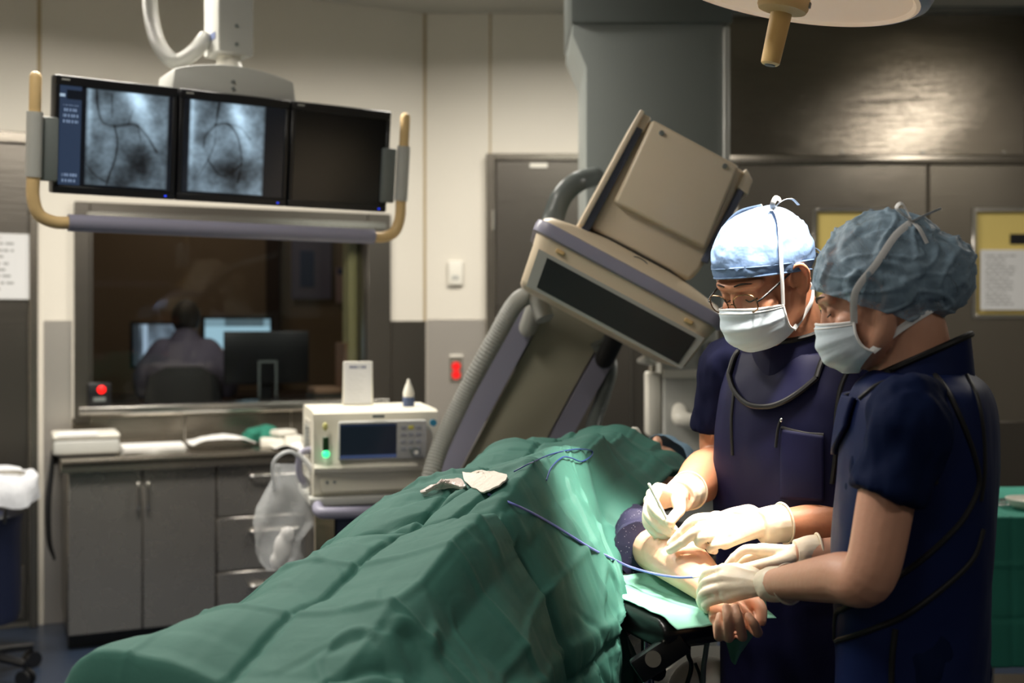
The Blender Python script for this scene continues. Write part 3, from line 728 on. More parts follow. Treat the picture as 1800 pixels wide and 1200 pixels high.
# upper housing
bm = NB(); prism(bm, [(-.152, .058), (.148, .058), (.162, .10), (.142, .386), (-.152, .386)], .06, .42, None, .014, 3); up = obj('housing', bm, M_IVORY, ca)
bm = NB(); prism(bm, [(-.128, .145), (.142, .15), (.118, .384), (-.142, .384)], .028, .08, None, .011, 3); obj('front_cover', bm, M_IVORY, ca)
bm = NB(); prism(bm, [(-.182, .05), (-.168, .05), (-.168, .392), (-.182, .392)], .03, .40, None, .004, 2); prism(bm, [(-.17, .345), (-.145, .345), (-.145, .39), (-.17, .39)], .05, .4, None, .004, 1); obj('side_plate', bm, M_IVORY, ca)
bm = NB(); prism(bm, [(-.170, .03), (-.148, .03), (-.150, .35), (-.170, .35)], .045, .38, None, .002, 1); obj('side_strip', bm, M_LAVD, ca)
bm = NB(); prism(bm, [(.14, .335), (.176, .33), (.168, .372), (.138, .392)], .05, .4, None, .005, 2); obj('corner_block', bm, M_IVORY, ca)
bm = NB(); prism(bm, [(.148, .12), (.168, .12), (.164, .335), (.145, .335)], .05, .4, None, .003, 1); obj('side_strip', bm, M_LAVD, ca)
for x, z in ((-.104, .362), (.083, .364)):
    bm = NB(); cyl(bm, (x, .030, z), (x, .022, z), .0075, .006, 12); obj('bolt', bm, M_GREYD, ca)
# the C itself
def arc(xa, xb, r0, r1, f0, f1, n=28, yc=.25, zc=-.45):
    bm = NB(); L = []
    for i in range(n+1):
        f = R(f0+(f1-f0)*i/n); L.append([Vector((x, yc+r*math.sin(f), zc+r*math.cos(f))) for x, r in ((xa, r0), (xb, r0), (xb, r1), (xa, r1))])
    rings(bm, L); bmesh.ops.bevel(bm, geom=[e for e in bm.edges if abs((e.verts[0].co-e.verts[1].co).normalized().x) < .01 and abs(e.verts[0].co.x-e.verts[1].co.x) < 1e-6 and True and len(e.link_faces) == 2 and e.calc_face_angle() > 1], offset=.012, segments=2, affect='EDGES')
    return bm
obj('arc', arc(-.13, .072, .62, .74, 4, 172), mat('olive grey enamel', (156, 151, 132), .38), ca)
obj('arc_rail', arc(-.222, -.136, .585, .72, 64, 150), M_LAV, ca)
obj('arc_rail', arc(.078, .142, .585, .72, 68, 150), M_LAV, ca)
bm = NB(); box(bm, -.1, .04, .15, .42, .0, .12); box(bm, -.1, .05, .3, .45, .05, .18); obj('detector_mount', bm, M_GREYD, ca)
bm = NB(); box(bm, -.16, .1, .1, .42, -1.16, -1.0, .03, 3); obj('tube_housing', bm, M_IVORY, ca)
bm = NB(); tube(bm, [(-.15, .62, -.1), (-.17, .72, -.17), (-.16, .78, -.25)], .03, 12, 4, round_ends=True); obj('cable_clamp', bm, M_GREYP, ca)
bm = NB(); tube(bm, [(.085, .62, -.09), (.10, .7, -.14), (.11, .78, -.22)], .032, 12, 4, round_ends=True); obj('cable_clamp', bm, M_BLACKM, ca)
bm = NB(); cyl(bm, (-.03, .95, -.25), (-.03, 1.45, -.25), .17, n=32); obj('pivot', bm, M_GREYD, ca)
# hoses
for pts, r, m in (([P(958, 560, 3.45), P(940, 520, 3.48), P(908, 532, 3.5), P(872, 592, 3.55), P(828, 672, 3.58), P(795, 738, 3.58), P(768, 800, 3.55), P(745, 880, 3.5)], .03, M_GREYP),
                  ([P(1045, 310, 4.25), P(1015, 320, 3.9), P(988, 345, 3.75), P(972, 385, 3.65), P(962, 430, 3.5), P(965, 470, 3.4)], .036, M_GREYD),
                  ([P(1050, 600, 3.75), P(1072, 640, 3.78), P(1062, 690, 3.8), P(1045, 740, 3.8), P(1030, 800, 3.78)], .026, M_GREYD)):
    bm = NB(); tube(bm, pts, r, 14, 26, ridges=.1); obj('corrugated_hose', bm, m, ca, **o3)
# ceiling column of the C-arm
D = 4.3
xa, xb = P(1030, 0, D).x, P(1272, 0, D).x
poly = [(xa, 1.6), (xb, 1.6), (xb, CEIL), (P(1006, 0, D).x, CEIL), (P(1006, 0, D).x, P(0, 62, D).z), (xa, P(0, 118, D).z)]
bm = NB(); prism(bm, poly, D, D+.5, None, .006, 2); obj('ceiling_column', bm, mat('grey green enamel', (142, 148, 145), .38, spec=.4), ca, **o3)
bm = NB(); box(bm, xb-.002, xb+.022, D-.012, D+.1, 1.6, P(0, 48, D).z, .004, 1); obj('edge_strip', bm, M_GREYP, ca, **o3)
bm = NB(); box(bm, P(1003, 0, D).x, xb+.03, D-.02, D+.52, P(0, 42, D).z, CEIL, .008, 2); obj('ceiling_carriage', bm, M_GREYD, ca, **o3)

# ================================================================== ANAESTHESIA MONITOR ON ITS CART
VA = R(-14)
vc = P(650, 800, 4.05)
VM = Matrix.Translation((vc.x, vc.y, 0)) @ Matrix.Rotation(R(16), 4, 'Z')
def vz(py, d=4.0): return EYE-(py-570)*d/FPX
b0, b1 = vz(862), vz(716)
ct = thing('equipment_cart', 'steel equipment cart with a violet handle under the ivory monitor', 'cart', (vc.x, vc.y, 0), (0, 0, R(16)))
vt = thing('anaesthesia_monitor', 'ivory anaesthesia monitor with a dark screen and a green light', 'medical monitor', (vc.x, vc.y, b0), (0, 0, R(16)))
H = b1-b0
# shaped front: side profile extruded along x (profile in y,z)
bm = NB()
def vsec(x, k):   # ring of the cross-section at x; front bulges slightly in the middle
    bul = .018*(1-(x/.22)**2)
    pr = [(.20, 0), (.20, H-.02), (.17, H), (-.12, H-.004), (-.148, H-.012), (-.158-bul*.2, H-.05), (-.165-bul, .115), (-.178-bul, .10), (-.17-bul, .085), (-.155-bul*.6, .08), (-.145, .01), (-.135, 0)]
    return [Vector((x*(k if q[1] > .1 else 1), q[0], q[1])) for q in pr]
xs = np.linspace(-.215, .215, 13)
L = [vsec(x, 1) for x in xs]
rings(bm, L); obj('case', bm, mat('ivory case', (214, 209, 192), .4), vt, smooth=35)
M1 = Matrix.Translation((0, -.178, 0)) @ Matrix.Rotation(R(3), 4, 'X')
bm = NB(); box(bm, -.135, .165, -.012, .02, .125, H-.035, .006, 2, M=M1); bz = obj('control_panel', bm, M_GREYP, vt)
def ui(us, vs):
    g = np.zeros(us.shape+(3,))+np.array([.09, .11, .16])
    g[(vs < .09)] = (.28, .34, .5); g[(vs > .93)] = (.13, .17, .27)
    return g
picture('screen', .192, H-.175, 40, 30, ui, vcol_mat('dark monitor screen', .55, .2), vt, loc=M1 @ Vector((-.036, -.0135, (.125+H-.035)/2)), rot=(R(3), 0, 0))
for k in range(4):
    for j in range(3):
        bm = NB(); box(bm, .075+j*.026, .093+j*.026, -.016, -.01, H-.065-k*.024, H-.052-k*.024, .002, 1, M=M1); obj('key', bm, mat('key', (150, 152, 156), .5) if (k, j) != (0, 1) else mat('yellow key', (205, 195, 90), .5), vt)
bm = NB(); cyl(bm, M1 @ Vector((.125, -.01, .15)), M1 @ Vector((.125, -.035, .15)), .018, .015, 20); kn = obj('knob', bm, M_GREYD, vt)
bm = NB(); cyl(bm, M1 @ Vector((.125, -.035, .15)), M1 @ Vector((.125, -.037, .15)), .008, .007, 14); obj('knob_cap', bm, M_WHITE, kn)
bm = NB(); cyl(bm, M1 @ Vector((.188, -.004, H-.045)), M1 @ Vector((.188, -.012, H-.045)), .012, n=16); obj('blue_button', bm, mat('teal button', (40, 130, 160), .4), vt)
bm = NB(); box(bm, -.02, .02, -.002, .004, H-.025, H-.015, M=M1); obj('maker_mark', bm, M_GREYD, vt)
bm = NB(); box(bm, -.188, -.168, -.01, .01, H-.132, H-.085, .003, 1, M=M1); obj('status_light', bm, mat('unlit green lamp', (30, 60, 26), .3), vt)
bm = NB(); ell(bm, M1 @ Vector((-.178, -.008, H-.142)), (.013, .008, .013)); obj('green_light', bm, mat('green lamp', (60, 240, 150), .3, emit=(60, 240, 150), estr=1.6), vt)
bm = NB(); ell(bm, M1 @ Vector((-.18, -.004, H-.05)), (.009, .006, .014)); obj('yellow_light', bm, mat('pale yellow lamp', (210, 205, 130), .4), vt)
bm = NB(); box(bm, -.19, .19, -.158, -.14, .014, .066, .004, 1); obj('lower_flap', bm, mat('ivory flap', (208, 203, 186), .42), vt)
for x in (-.17, -.145):
    bm = NB(); cyl(bm, (x, -.15, .05), (x, -.162, .05), .005, n=10); obj('port', bm, M_GREYD, vt)
bm = NB(); box(bm, -.219, -.214, -.06, .1, .12, H-.04, .004, 1); sp = obj('side_panel', bm, mat('vent panel', (178, 174, 162), .5), vt)
for k in range(7):
    bm = NB(); box(bm, -.222, -.218, -.05, .09, H-.07-k*.014, H-.064-k*.014); obj('vent_slat', bm, M_GREYD, sp)
bm = NB(); tube(bm, [(-.22, -.06, .15), (-.25, -.075, .14), (-.255, -.075, .08), (-.235, -.07, .03)], .012, 10, 5, round_ends=True); obj('side_handle', bm, M_LAV, vt)
# cart
bm = NB(); box(bm, -.23, .23, -.17, .22, b0-.03, b0-.001, .006, 2); obj('shelf', bm, M_GREYP, ct)
bm = NB(); box(bm, -.21, -.14, -.14, .2, .12, b0-.03, .004, 1); obj('side_panel', bm, M_STEEL, ct)
bm = NB(); box(bm, .14, .21, -.14, .2, .12, b0-.03, .004, 1); obj('side_panel', bm, M_STEEL, ct)
bm = NB(); box(bm, -.139, .139, -.12, .2, .14, b0-.03, .004, 1); obj('drawer_block', bm, mat('navy drawer block', (34, 40, 66), .5), ct)
bm = NB(); box(bm, -.2, .2, -.16, .18, .08, .12, .01, 2); obj('base', bm, M_GREYD, ct)
bm = NB(); tube(bm, [(-.2, -.14, b0-.02), (-.2, -.2, b0-.04), (-.16, -.22, b0-.045), (.0, -.225, b0-.045), (.1, -.22, b0-.04)], .02, 14, 6); obj('handle', bm, M_LAV, ct)
bm = NB(); tube(bm, [(.09, -.22, b0-.04), (.16, -.21, b0-.03), (.2, -.17, b0-.02)], [.026, .024, .02], 14, 5, round_ends=True); obj('handle_joint', bm, M_WHITE, ct)
for sx in (-1, 1):
    for sy in (-1, 1):
        bm = NB(); cyl(bm, (sx*.17-.012, sy*.14, .035), (sx*.17+.012, sy*.14, .035), .035, n=18); box(bm, sx*.17-.018, sx*.17+.018, sy*.14-.012, sy*.14+.012, .04, .085, .003, 1); obj('caster', bm, M_BLACK, ct)
# card and bottle on the monitor
ztop = b1
q = VM @ Vector((-.03, .09, 0))
t = thing('info_card', 'white printed card standing on top of the ivory monitor', 'card', (q.x, q.y, ztop), (R(-4), 0, R(4)))
w, h = .112, .158
bm = NB(); prism(bm, [(-w/2, 0), (w/2, 0), (w/2-.004, h), (-w/2+.004, h)], 0, .004, None, .0015, 1); obj('sheet', bm, M_WHITE, t)
bm = NB(); box(bm, -.05, .05, 0, .05, 0, .004); obj('foot', bm, M_WHITE, t)
def cardtxt(us, vs):
    f = textpage(9, (.12, .9), 20, .74)(us, vs); m = (vs > .86) & (vs < .93) & (us > .18) & (us < .8) & (np.sin(us*60) > -.6); f[m] = (.3, .33, .45); return f
picture('print', w*.88, h*.94, 40, 56, cardtxt, M_PRINT, t, loc=(0, -.0012, h/2))
q = VM @ Vector((.14, .0, 0))
t = thing('spray_bottle', 'small blue bottle with a white nozzle on top of the ivory monitor', 'bottle', (q.x, q.y, ztop-.004))
bm = NB(); lathe(bm, [(.001, 0), (.02, 0), (.021, .005), (.021, .035), (.001, .035)], 20); obj('body', bm, mat('blue grey bottle', (70, 84, 116), .4), t)
bm = NB(); lathe(bm, [(.001, .035), (.019, .035), (.02, .05), (.015, .068), (.008, .085), (.004, .1), (.001, .1)], 18); obj('nozzle', bm, M_WHITE, t)
# clear bags on the cart's side
bt = thing('plastic_bag', 'clear plastic bag with pale contents hanging beside the cart', 'bag', (P(508, 1000, 3.95).x, 3.95, vz(1005)))
bm = NB()
def bagring(z, cx, rx, ry, seed):
    return [Vector((cx+(rx+.012*math.sin(5*a+seed))*math.cos(a), 3.93+(ry+.01*math.cos(4*a+seed))*math.sin(a), z)) for a in [2*math.pi*k/32 for k in range(32)]]
prof = [(1003, 494, 18, 12), (985, 492, 34, 22), (950, 486, 36, 40), (915, 505, 52, 44), (890, 510, 54, 44), (860, 512, 44, 36), (835, 512, 36, 22), (815, 516, 36, 10)]
rings(bm, [bagring(vz(a, 3.93), P(b, 0, 3.93).x, c*.00197, d*.0013, i*1.3) for i, (a, b, c, d) in enumerate(prof)])
bmesh.ops.subdivide_edges(bm, edges=bm.edges[:], cuts=1, smooth=.6)
for v in bm.verts: v.co += Vector((1, .6, .3))*.016*fbm(v.co.x*14, v.co.z*12, 3)
obj('film', bm, M_CLEAR, bt, **o3)
bm = NB(); tube(bm, [P(482, 860, 3.9), P(480, 815, 3.88), P(500, 795, 3.88), P(520, 798, 3.9), P(530, 830, 3.92), P(532, 858, 3.93)], .006, 8, 6); tube(bm, [P(522, 795, 3.9), P(545, 820, 3.9), P(556, 850, 3.9), P(556, 935, 3.88)], .009, 8, 6); obj('hoop', bm, mat('clear tubing', (220, 222, 224), .25, alpha=.7), bt, **o3)
bm = NB(); ell(bm, P(496, 965, 3.93), (.03, .025, .055)); ell(bm, P(505, 940, 3.93), (.025, .02, .03)); ell(bm, P(486, 985, 3.93), (.022, .02, .03)); link('contents', remesh(bm, .005, 3), mat('pale bag contents', (226, 224, 222), .7), bt, **o3)
bm = NB(); tube(bm, [VM @ Vector((-.215, -.1, b0-.03)), P(545, 850, 3.92), P(528, 832, 3.92)], .006, 8, 4); obj('hook', bm, M_STEELP, bt, **o3)
# ================================================================== PATIENT TABLE, PATIENT, DRAPES
FO = Vector((-.38, 1.515, 0)); AX = R(25)
ev = Vector((math.sin(AX), math.cos(AX), 0)); rv = Vector((math.cos(AX), -math.sin(AX), 0))
def T(s, t, z): return FO+ev*s+rv*t+Vector((0, 0, z))
def itp(tab, s):
    return float(np.interp(s, [a for a, b in tab], [b for a, b in tab]))
M_SKINP = mat('pale skin', (228, 178, 148), .48, sub=.12, var=.05, vscale=30, bump=.06, bscale=90)
M_TEAL = None
def cloth_mat(name, col, bump=.25, bscale=900):
    m = mat(name, col, .75, var=.07, vscale=9)
    nt = m.node_tree; b = nt.nodes['Principled BSDF']; tc = [n for n in nt.nodes if n.type == 'TEX_COORD'][0]
    n1 = nt.nodes.new('ShaderNodeTexNoise'); n1.inputs['Scale'].default_value = bscale; n1.inputs['Detail'].default_value = 2
    n2 = nt.nodes.new('ShaderNodeTexNoise'); n2.inputs['Scale'].default_value = 22; n2.inputs['Detail'].default_value = 5; n2.inputs['Distortion'].default_value = 1.2
    ad = nt.nodes.new('ShaderNodeMath'); ad.operation = 'MULTIPLY_ADD'; ad.inputs[1].default_value = .15
    bp = nt.nodes.new('ShaderNodeBump'); bp.inputs['Strength'].default_value = bump; bp.inputs['Distance'].default_value = .005
    for n in (n1, n2): nt.links.new(tc.outputs['Object'], n.inputs['Vector'])
    nt.links.new(n1.outputs[0], ad.inputs[0]); nt.links.new(n2.outputs[0], ad.inputs[2]); nt.links.new(ad.outputs[0], bp.inputs['Height']); nt.links.new(bp.outputs[0], b.inputs['Normal'])
    return m
M_DRAPE = cloth_mat('green surgical drape', (45, 100, 88))
M_DRAPEL = cloth_mat('pale green towel', (118, 176, 156))

tb = thing('operating_table', 'grey X-ray table on a pedestal carrying the draped patient', 'operating table', T(.9, 0, 0), (0, 0, -AX))
bm = NB(); box(bm, -.24, .24, -.92, 1.0, .93, .965, .015, 3); obj('tabletop', bm, M_BLACK, tb)
bm = NB(); box(bm, -.225, .225, -.9, .98, .966, 1.0, .015, 3); obj('mattress', bm, M_BLACKM, tb)
bm = NB(); box(bm, -.17, .2, -.1, .75, .55, .93, .05, 4); obj('column_head', bm, M_GREYP, tb)
bm = NB(); box(bm, -.15, .17, .0, .6, .06, .6, .05, 4); obj('pedestal', bm, M_GREYP, tb)
bm = NB(); box(bm, -.25, .25, -.2, .9, 0, .07, .03, 3); obj('base', bm, M_GREYD, tb)
for s in (-1, 1):
    bm = NB(); box(bm, s*.25-.006, s*.25+.006, -.7, .8, .915, .945, .002, 1); obj('side_rail', bm, M_STEELP, tb)

# ---- body of the patient, one surface: head, trunk, legs, left arm and open hand
pt = thing('person', 'patient lying under the green drape with a bare arm stretched out palm up', 'person', T(.85, 0, 1.0))
bm = NB()
hd = T(1.72, .05, 1.135)
ell(bm, hd, (.078, .105, .09), Matrix.Rotation(-AX, 3, 'Z').to_4x4())
ell(bm, hd-ev*.07+Vector((0, 0, .03)), (.06, .06, .06)); ell(bm, hd-ev*.01+Vector((0, 0, .097)), (.014, .022, .02))   # jaw, nose
tube(bm, [hd-ev*.06, T(1.5, .02, 1.08)], [.055, .065])
tube(bm, [T(1.52, 0, 1.08), T(1.4, 0, 1.10), T(1.2, 0, 1.12), T(.95, 0, 1.11), T(.8, 0, 1.09)], [(.06, .1), (.08, .15), (.09, .14), (.09, .13), (.08, .15)], n=22, up=(0, 0, 1))
for s in (-1, 1):
    tube(bm, [T(.85, s*.09, 1.08), T(.5, s*.10, 1.03), T(.16, s*.10, 1.0), T(.1, s*.10, 1.03)], [.075, .05, .035, .03], round_ends=True)
tube(bm, [T(1.36, -.18, 1.1), T(1.1, -.21, 1.08), T(.85, -.19, 1.07)], [.055, .045, .035], round_ends=True)
sh = T(1.2, .12, 1.085)
elb = P(1160, 972, 2.29); wr_ = P(1256, 1043, 2.04)
fa1 = P(1182, 978, 2.21); fa2 = P(1218, 1004, 2.11)
tube(bm, [T(1.34, .08, 1.07), sh, sh.lerp(elb, .5)+Vector((.01, 0, .0)), elb, fa1, fa2, wr_], [.042, .05, .048, .044, (.047, .054), (.040, .048), (.025, .032)], n=18, up=(0, 0, 1), per=8)
pc = P(1283, 1072, 1.985)
tube(bm, [wr_, pc, P(1290, 1092, 1.945)], [(.023, .031), (.021, .041), (.018, .043)], n=16, up=(0, 0, 1))
fing = [((1262, 1098, 1.945), (1264, 1119, 1.915), (1264, 1098, 1.895), (1265, 1082, 1.9)),
        ((1278, 1100, 1.935), (1281, 1121, 1.90), (1279, 1090, 1.875), (1276, 1066, 1.885)),
        ((1298, 1099, 1.935), (1305, 1119, 1.90), (1299, 1089, 1.875), (1293, 1066, 1.885)),
        ((1318, 1096, 1.94), (1332, 1112, 1.91), (1325, 1096, 1.89), (1315, 1082, 1.895))]
for a, b, c, d in fing:
    tube(bm, [P(a[0], a[1]-14, a[2]+.03), P(*a), P(*b), P(*c), P(*d)], [.0105, .0098, .0088, .0082, .0068], n=12, per=5, round_ends=True)
tube(bm, [P(1305, 1060, 1.99), P(1326, 1058, 1.97), P(1338, 1070, 1.95), P(1339, 1092, 1.935)], [.015, .0125, .0105, .0088], n=12, per=5, round_ends=True)
me = remesh(bm, .0028, 4)
link('body', me, M_SKINP, pt, world=True); pbvh = bvh(me)
# cap
bm = NB(); ell(bm, hd+ev*.045+Vector((0, 0, .012)), (.098, .098, .10), Matrix.Rotation(-AX, 3, 'Z').to_4x4(), 36, 24)
bmesh.ops.bisect_plane(bm, geom=bm.verts[:]+bm.edges[:]+bm.faces[:], plane_co=hd-ev*.005+Vector((0, 0, .02)), plane_no=-ev+Vector((0, 0, .45)), clear_outer=True)
for v in bm.verts: v.co += (v.co-hd).normalized()*.009*fbm(v.co.x*26, v.co.y*26, v.co.z*26)
thicken(bm, .002)
obj('cap', bm, mat('pale blue cap', (128, 162, 186), .75, bump=.3, bscale=20), pt, world=True)
# gown sleeve with a printed pattern
M_GOWN = mat('navy gown with small white print', (34, 34, 66), .7, bump=.3, bscale=18)
nt = M_GOWN.node_tree; vo = nt.nodes.new('ShaderNodeTexVoronoi'); vo.inputs['Scale'].default_value = 150
cp = nt.nodes.new('ShaderNodeValToRGB'); cp.color_ramp.elements[0].position = .0; cp.color_ramp.elements[0].color = (.55, .5, .6, 1); cp.color_ramp.elements[1].position = .16; cp.color_ramp.elements[1].color = lin((34, 32, 64))+(1,)
tc = nt.nodes.new('ShaderNodeTexCoord'); nt.links.new(tc.outputs['Object'], vo.inputs[0]); nt.links.new(vo.outputs['Distance'], cp.inputs[0]); nt.links.new(cp.outputs[0], nt.nodes['Principled BSDF'].inputs['Base Color'])
bm = NB()
se = sh.lerp(elb, .84)
tube(bm, [T(1.40, .08, 1.13), T(1.32, .1, 1.125), sh, sh.lerp(elb, .5)+Vector((.01, 0, 0)), se+Vector((-.012, 0, 0))], [.06, .065, .07, .07, .064], n=26, per=10)
for v in bm.verts:
    d = (v.co-sh.lerp(elb, .5)); v.co += Vector((d.x, d.y*.2, d.z)).normalized()*.012*fbm(v.co.x*16, v.co.y*30, v.co.z*16)
obj('gown_sleeve', bm, M_GOWN, pt, world=True)
# airway strap and mask on the face
bm = NB(); tube(bm, [hd+Vector((-.045, -.055, .085)), hd+Vector((-.06, -.06, .12)), hd+Vector((-.07, -.055, .135)), hd+Vector((-.075, -.045, .11))], .012, 10, 5, round_ends=True); obj('airway_piece', bm, M_WHITE, pt, world=True)

# ---- arm board
bd = (P(1262, 1066, 2.0)-P(1120, 1040, 2.27)); bd.z = 0; bd.normalize(); bn = Vector((-bd.y, bd.x, 0))
BA = math.atan2(bd.y, bd.x)
be = P(1240, 1089, 1.985)                           # centre of the outer end, top
bz0 = 1.035
ab = thing('arm_board', 'black padded arm board under the stretched-out arm', 'arm board', (be.x-bd.x*.22, be.y-bd.y*.22, bz0-.05), (0, 0, BA))
bm = NB(); prism(bm, [(-.3, -.0), (.2, 0), (.225, .02), (.225, .042), (.205, .055), (-.3, .055)], -.085, .085, None, .013, 3); obj('pad', bm, mat('black vinyl pad', (18, 17, 18), .33, coat=.2), ab)
bm = NB(); box(bm, -.3, .16, -.05, .05, -.014, 0, .003, 1); obj('plate', bm, M_STEELD, ab)
bm = NB(); tube(bm, [(-.02, -.03, -.014), (-.08, -.03, -.06), (-.2, -.03, -.13)], [.012, .012, .012], 12, 3, flat=2.2); obj('strut', bm, M_STEELD, ab)
bm = NB(); cyl(bm, (.06, -.03, -.014), (.06, -.03, -.1), .008, n=14); cyl(bm, (.06, -.03, -.075), (.06, -.03, -.105), .017, n=16); obj('post', bm, M_CHROME, ab)
bm = NB(); cyl(bm, (.085, -.03, -.07), (.11, -.03, -.07), .018, .016, 12); cyl(bm, (.06, -.03, -.07), (.09, -.03, -.07), .006, n=8); obj('clamp_knob', bm, M_BLACK, ab)
# bracket of the table rail
t = thing('rail_clamp', 'chrome and black rail clamp under the arm board', 'clamp', P(1155, 1150, 1.98))
bm = NB(); box(bm, -.05, .05, -.012, .012, -.022, .022, .005, 2, M=Matrix.Translation(P(1160, 1152, 1.97)) @ Matrix.Rotation(R(-34), 4, 'Y')); obj('arm', bm, M_BLACK, t, world=True)
bm = NB(); cyl(bm, P(1148, 1158, 1.955), P(1148, 1158, 1.945), .014, n=18); obj('disc', bm, M_STEELP, t, world=True)
bm = NB(); cyl(bm, P(1185, 1125, 1.98), P(1185, 1150, 1.98), .006, n=12); obj('pin', bm, M_CHROME, t, world=True)
for k, pts in enumerate(([P(1212, 1120, 2.0), P(1210, 1150, 2.02), P(1215, 1175, 2.03), P(1200, 1240, 2.05), P(1190, 1400, 2.05)], [P(1245, 1118, 2.02), P(1240, 1150, 2.04), P(1236, 1200, 2.05), P(1238, 1400, 2.05)], [P(1222, 1165, 2.06), P(1232, 1195, 2.06), P(1240, 1260, 2.08), P(1250, 1420, 2.1)])):
    bm = NB(); tube(bm, pts, (.0042, .005, .003)[k], 8, 8); tag(obj('cable', bm, M_BLACK if k != 1 else M_GREYD), ['black cable hanging left under the arm board', 'grey cable hanging from the tip of the arm board', 'thin black cable looping between the other two cables'][k], 'cable', 'cables under the arm board')
t = thing('floor_console', 'rounded grey machine standing on the floor under the arm board', 'machine', (P(1215, 1180, 2.5).x, 2.62, 0))
bm = NB(); box(bm, -.2, .2, -.16, .16, .05, .78, .06, 4); obj('body', bm, M_GREYP, t)
bm = NB(); ell(bm, (.03, -.15, .74), (.09, .06, .09)); obj('dome', bm, M_GREYP, t)
bm = NB(); box(bm, -.14, .14, -.175, -.15, .5, .66, .01, 2); obj('panel', bm, mat('blue grey panel', (120, 130, 156), .5), t)
bm = NB(); box(bm, -.18, .18, -.14, .14, 0, .05, .01, 2); obj('foot', bm, M_GREYD, t)

# ---- big green drape over the patient
ZL = [(-.3, 1.09), (0, 1.085), (.1, 1.06), (.2, 1.035), (.35, 1.07), (.5, 1.11), (.9, 1.185), (1.2, 1.233), (1.45, 1.235), (1.6, 1.25)]
ZP = [(-.3, 1.10), (0, 1.10), (.13, 1.145), (.3, 1.195), (.47, 1.24), (.7, 1.27), (1.0, 1.285), (1.3, 1.27), (1.5, 1.268), (1.6, 1.28)]
ZR = [(-.3, 1.06), (0, 1.06), (.2, 1.03), (.5, 1.02), (.85, 1.03), (1.0, 1.10), (1.1, 1.15), (1.3, 1.185), (1.6, 1.20)]
WR = [(-.3, .31), (.5, .30), (.80, .29), (.93, .215), (1.05, .165), (1.3, .16), (1.6, .165)]
ZB = [(-.3, .62), (.6, .66), (.78, .72), (.92, .94), (1.02, 1.03), (1.12, 1.11), (1.3, 1.15), (1.6, 1.17)]
WL = [(-.3, .26), (.5, .26), (1.0, .245), (1.45, .22), (1.6, .17)]
TP = [(0, .17), (.5, .15), (1.0, .09), (1.3, .03), (1.6, -.01)]
def cross(s):
    wl_, wr2, zl, zp, zr, zb, tp = (itp(q, s) for q in (WL, WR, ZL, ZP, ZR, ZB, TP))
    hang = max(0, (zr-zb))
    pts = [(-wl_-.07, .62), (-wl_-.05, .8), (-wl_-.03, zl-.1), (-wl_, zl-.02), (-wl_+.05, zl+.012), (-.1, zl+(zp-zl)*.62), (tp-.05, zp-.008), (tp+.015, zp-.004), (tp+(wr2-tp)*.5, zp+(zr-zp)*.48), (wr2-.025, zr+.02), (wr2+.004, zr-.02*min(1, hang*8)), (wr2+.015, zr-hang*.5), (wr2+.04*min(1, hang*4), zb)]
    return cr(pts, 8)
NS, NV = 440, 330
SS = np.linspace(-.16, 1.585, NS+1)
cache = []
for s in SS:
    q = np.array(cross(max(s, 0))); seg = np.hypot(*np.diff(q, axis=0).T); L = np.concatenate([[0], np.cumsum(seg)])
    # equal spacing, but the same lengthwise lines for every s
    vv = np.linspace(0, 1, NV+1)*L[-1]
    cache.append((np.interp(vv, L, q[:, 0]), np.interp(vv, L, q[:, 1]), vv-L[int(len(L)*.48)]))
def ridge(x): return max(0., 1-abs(x))
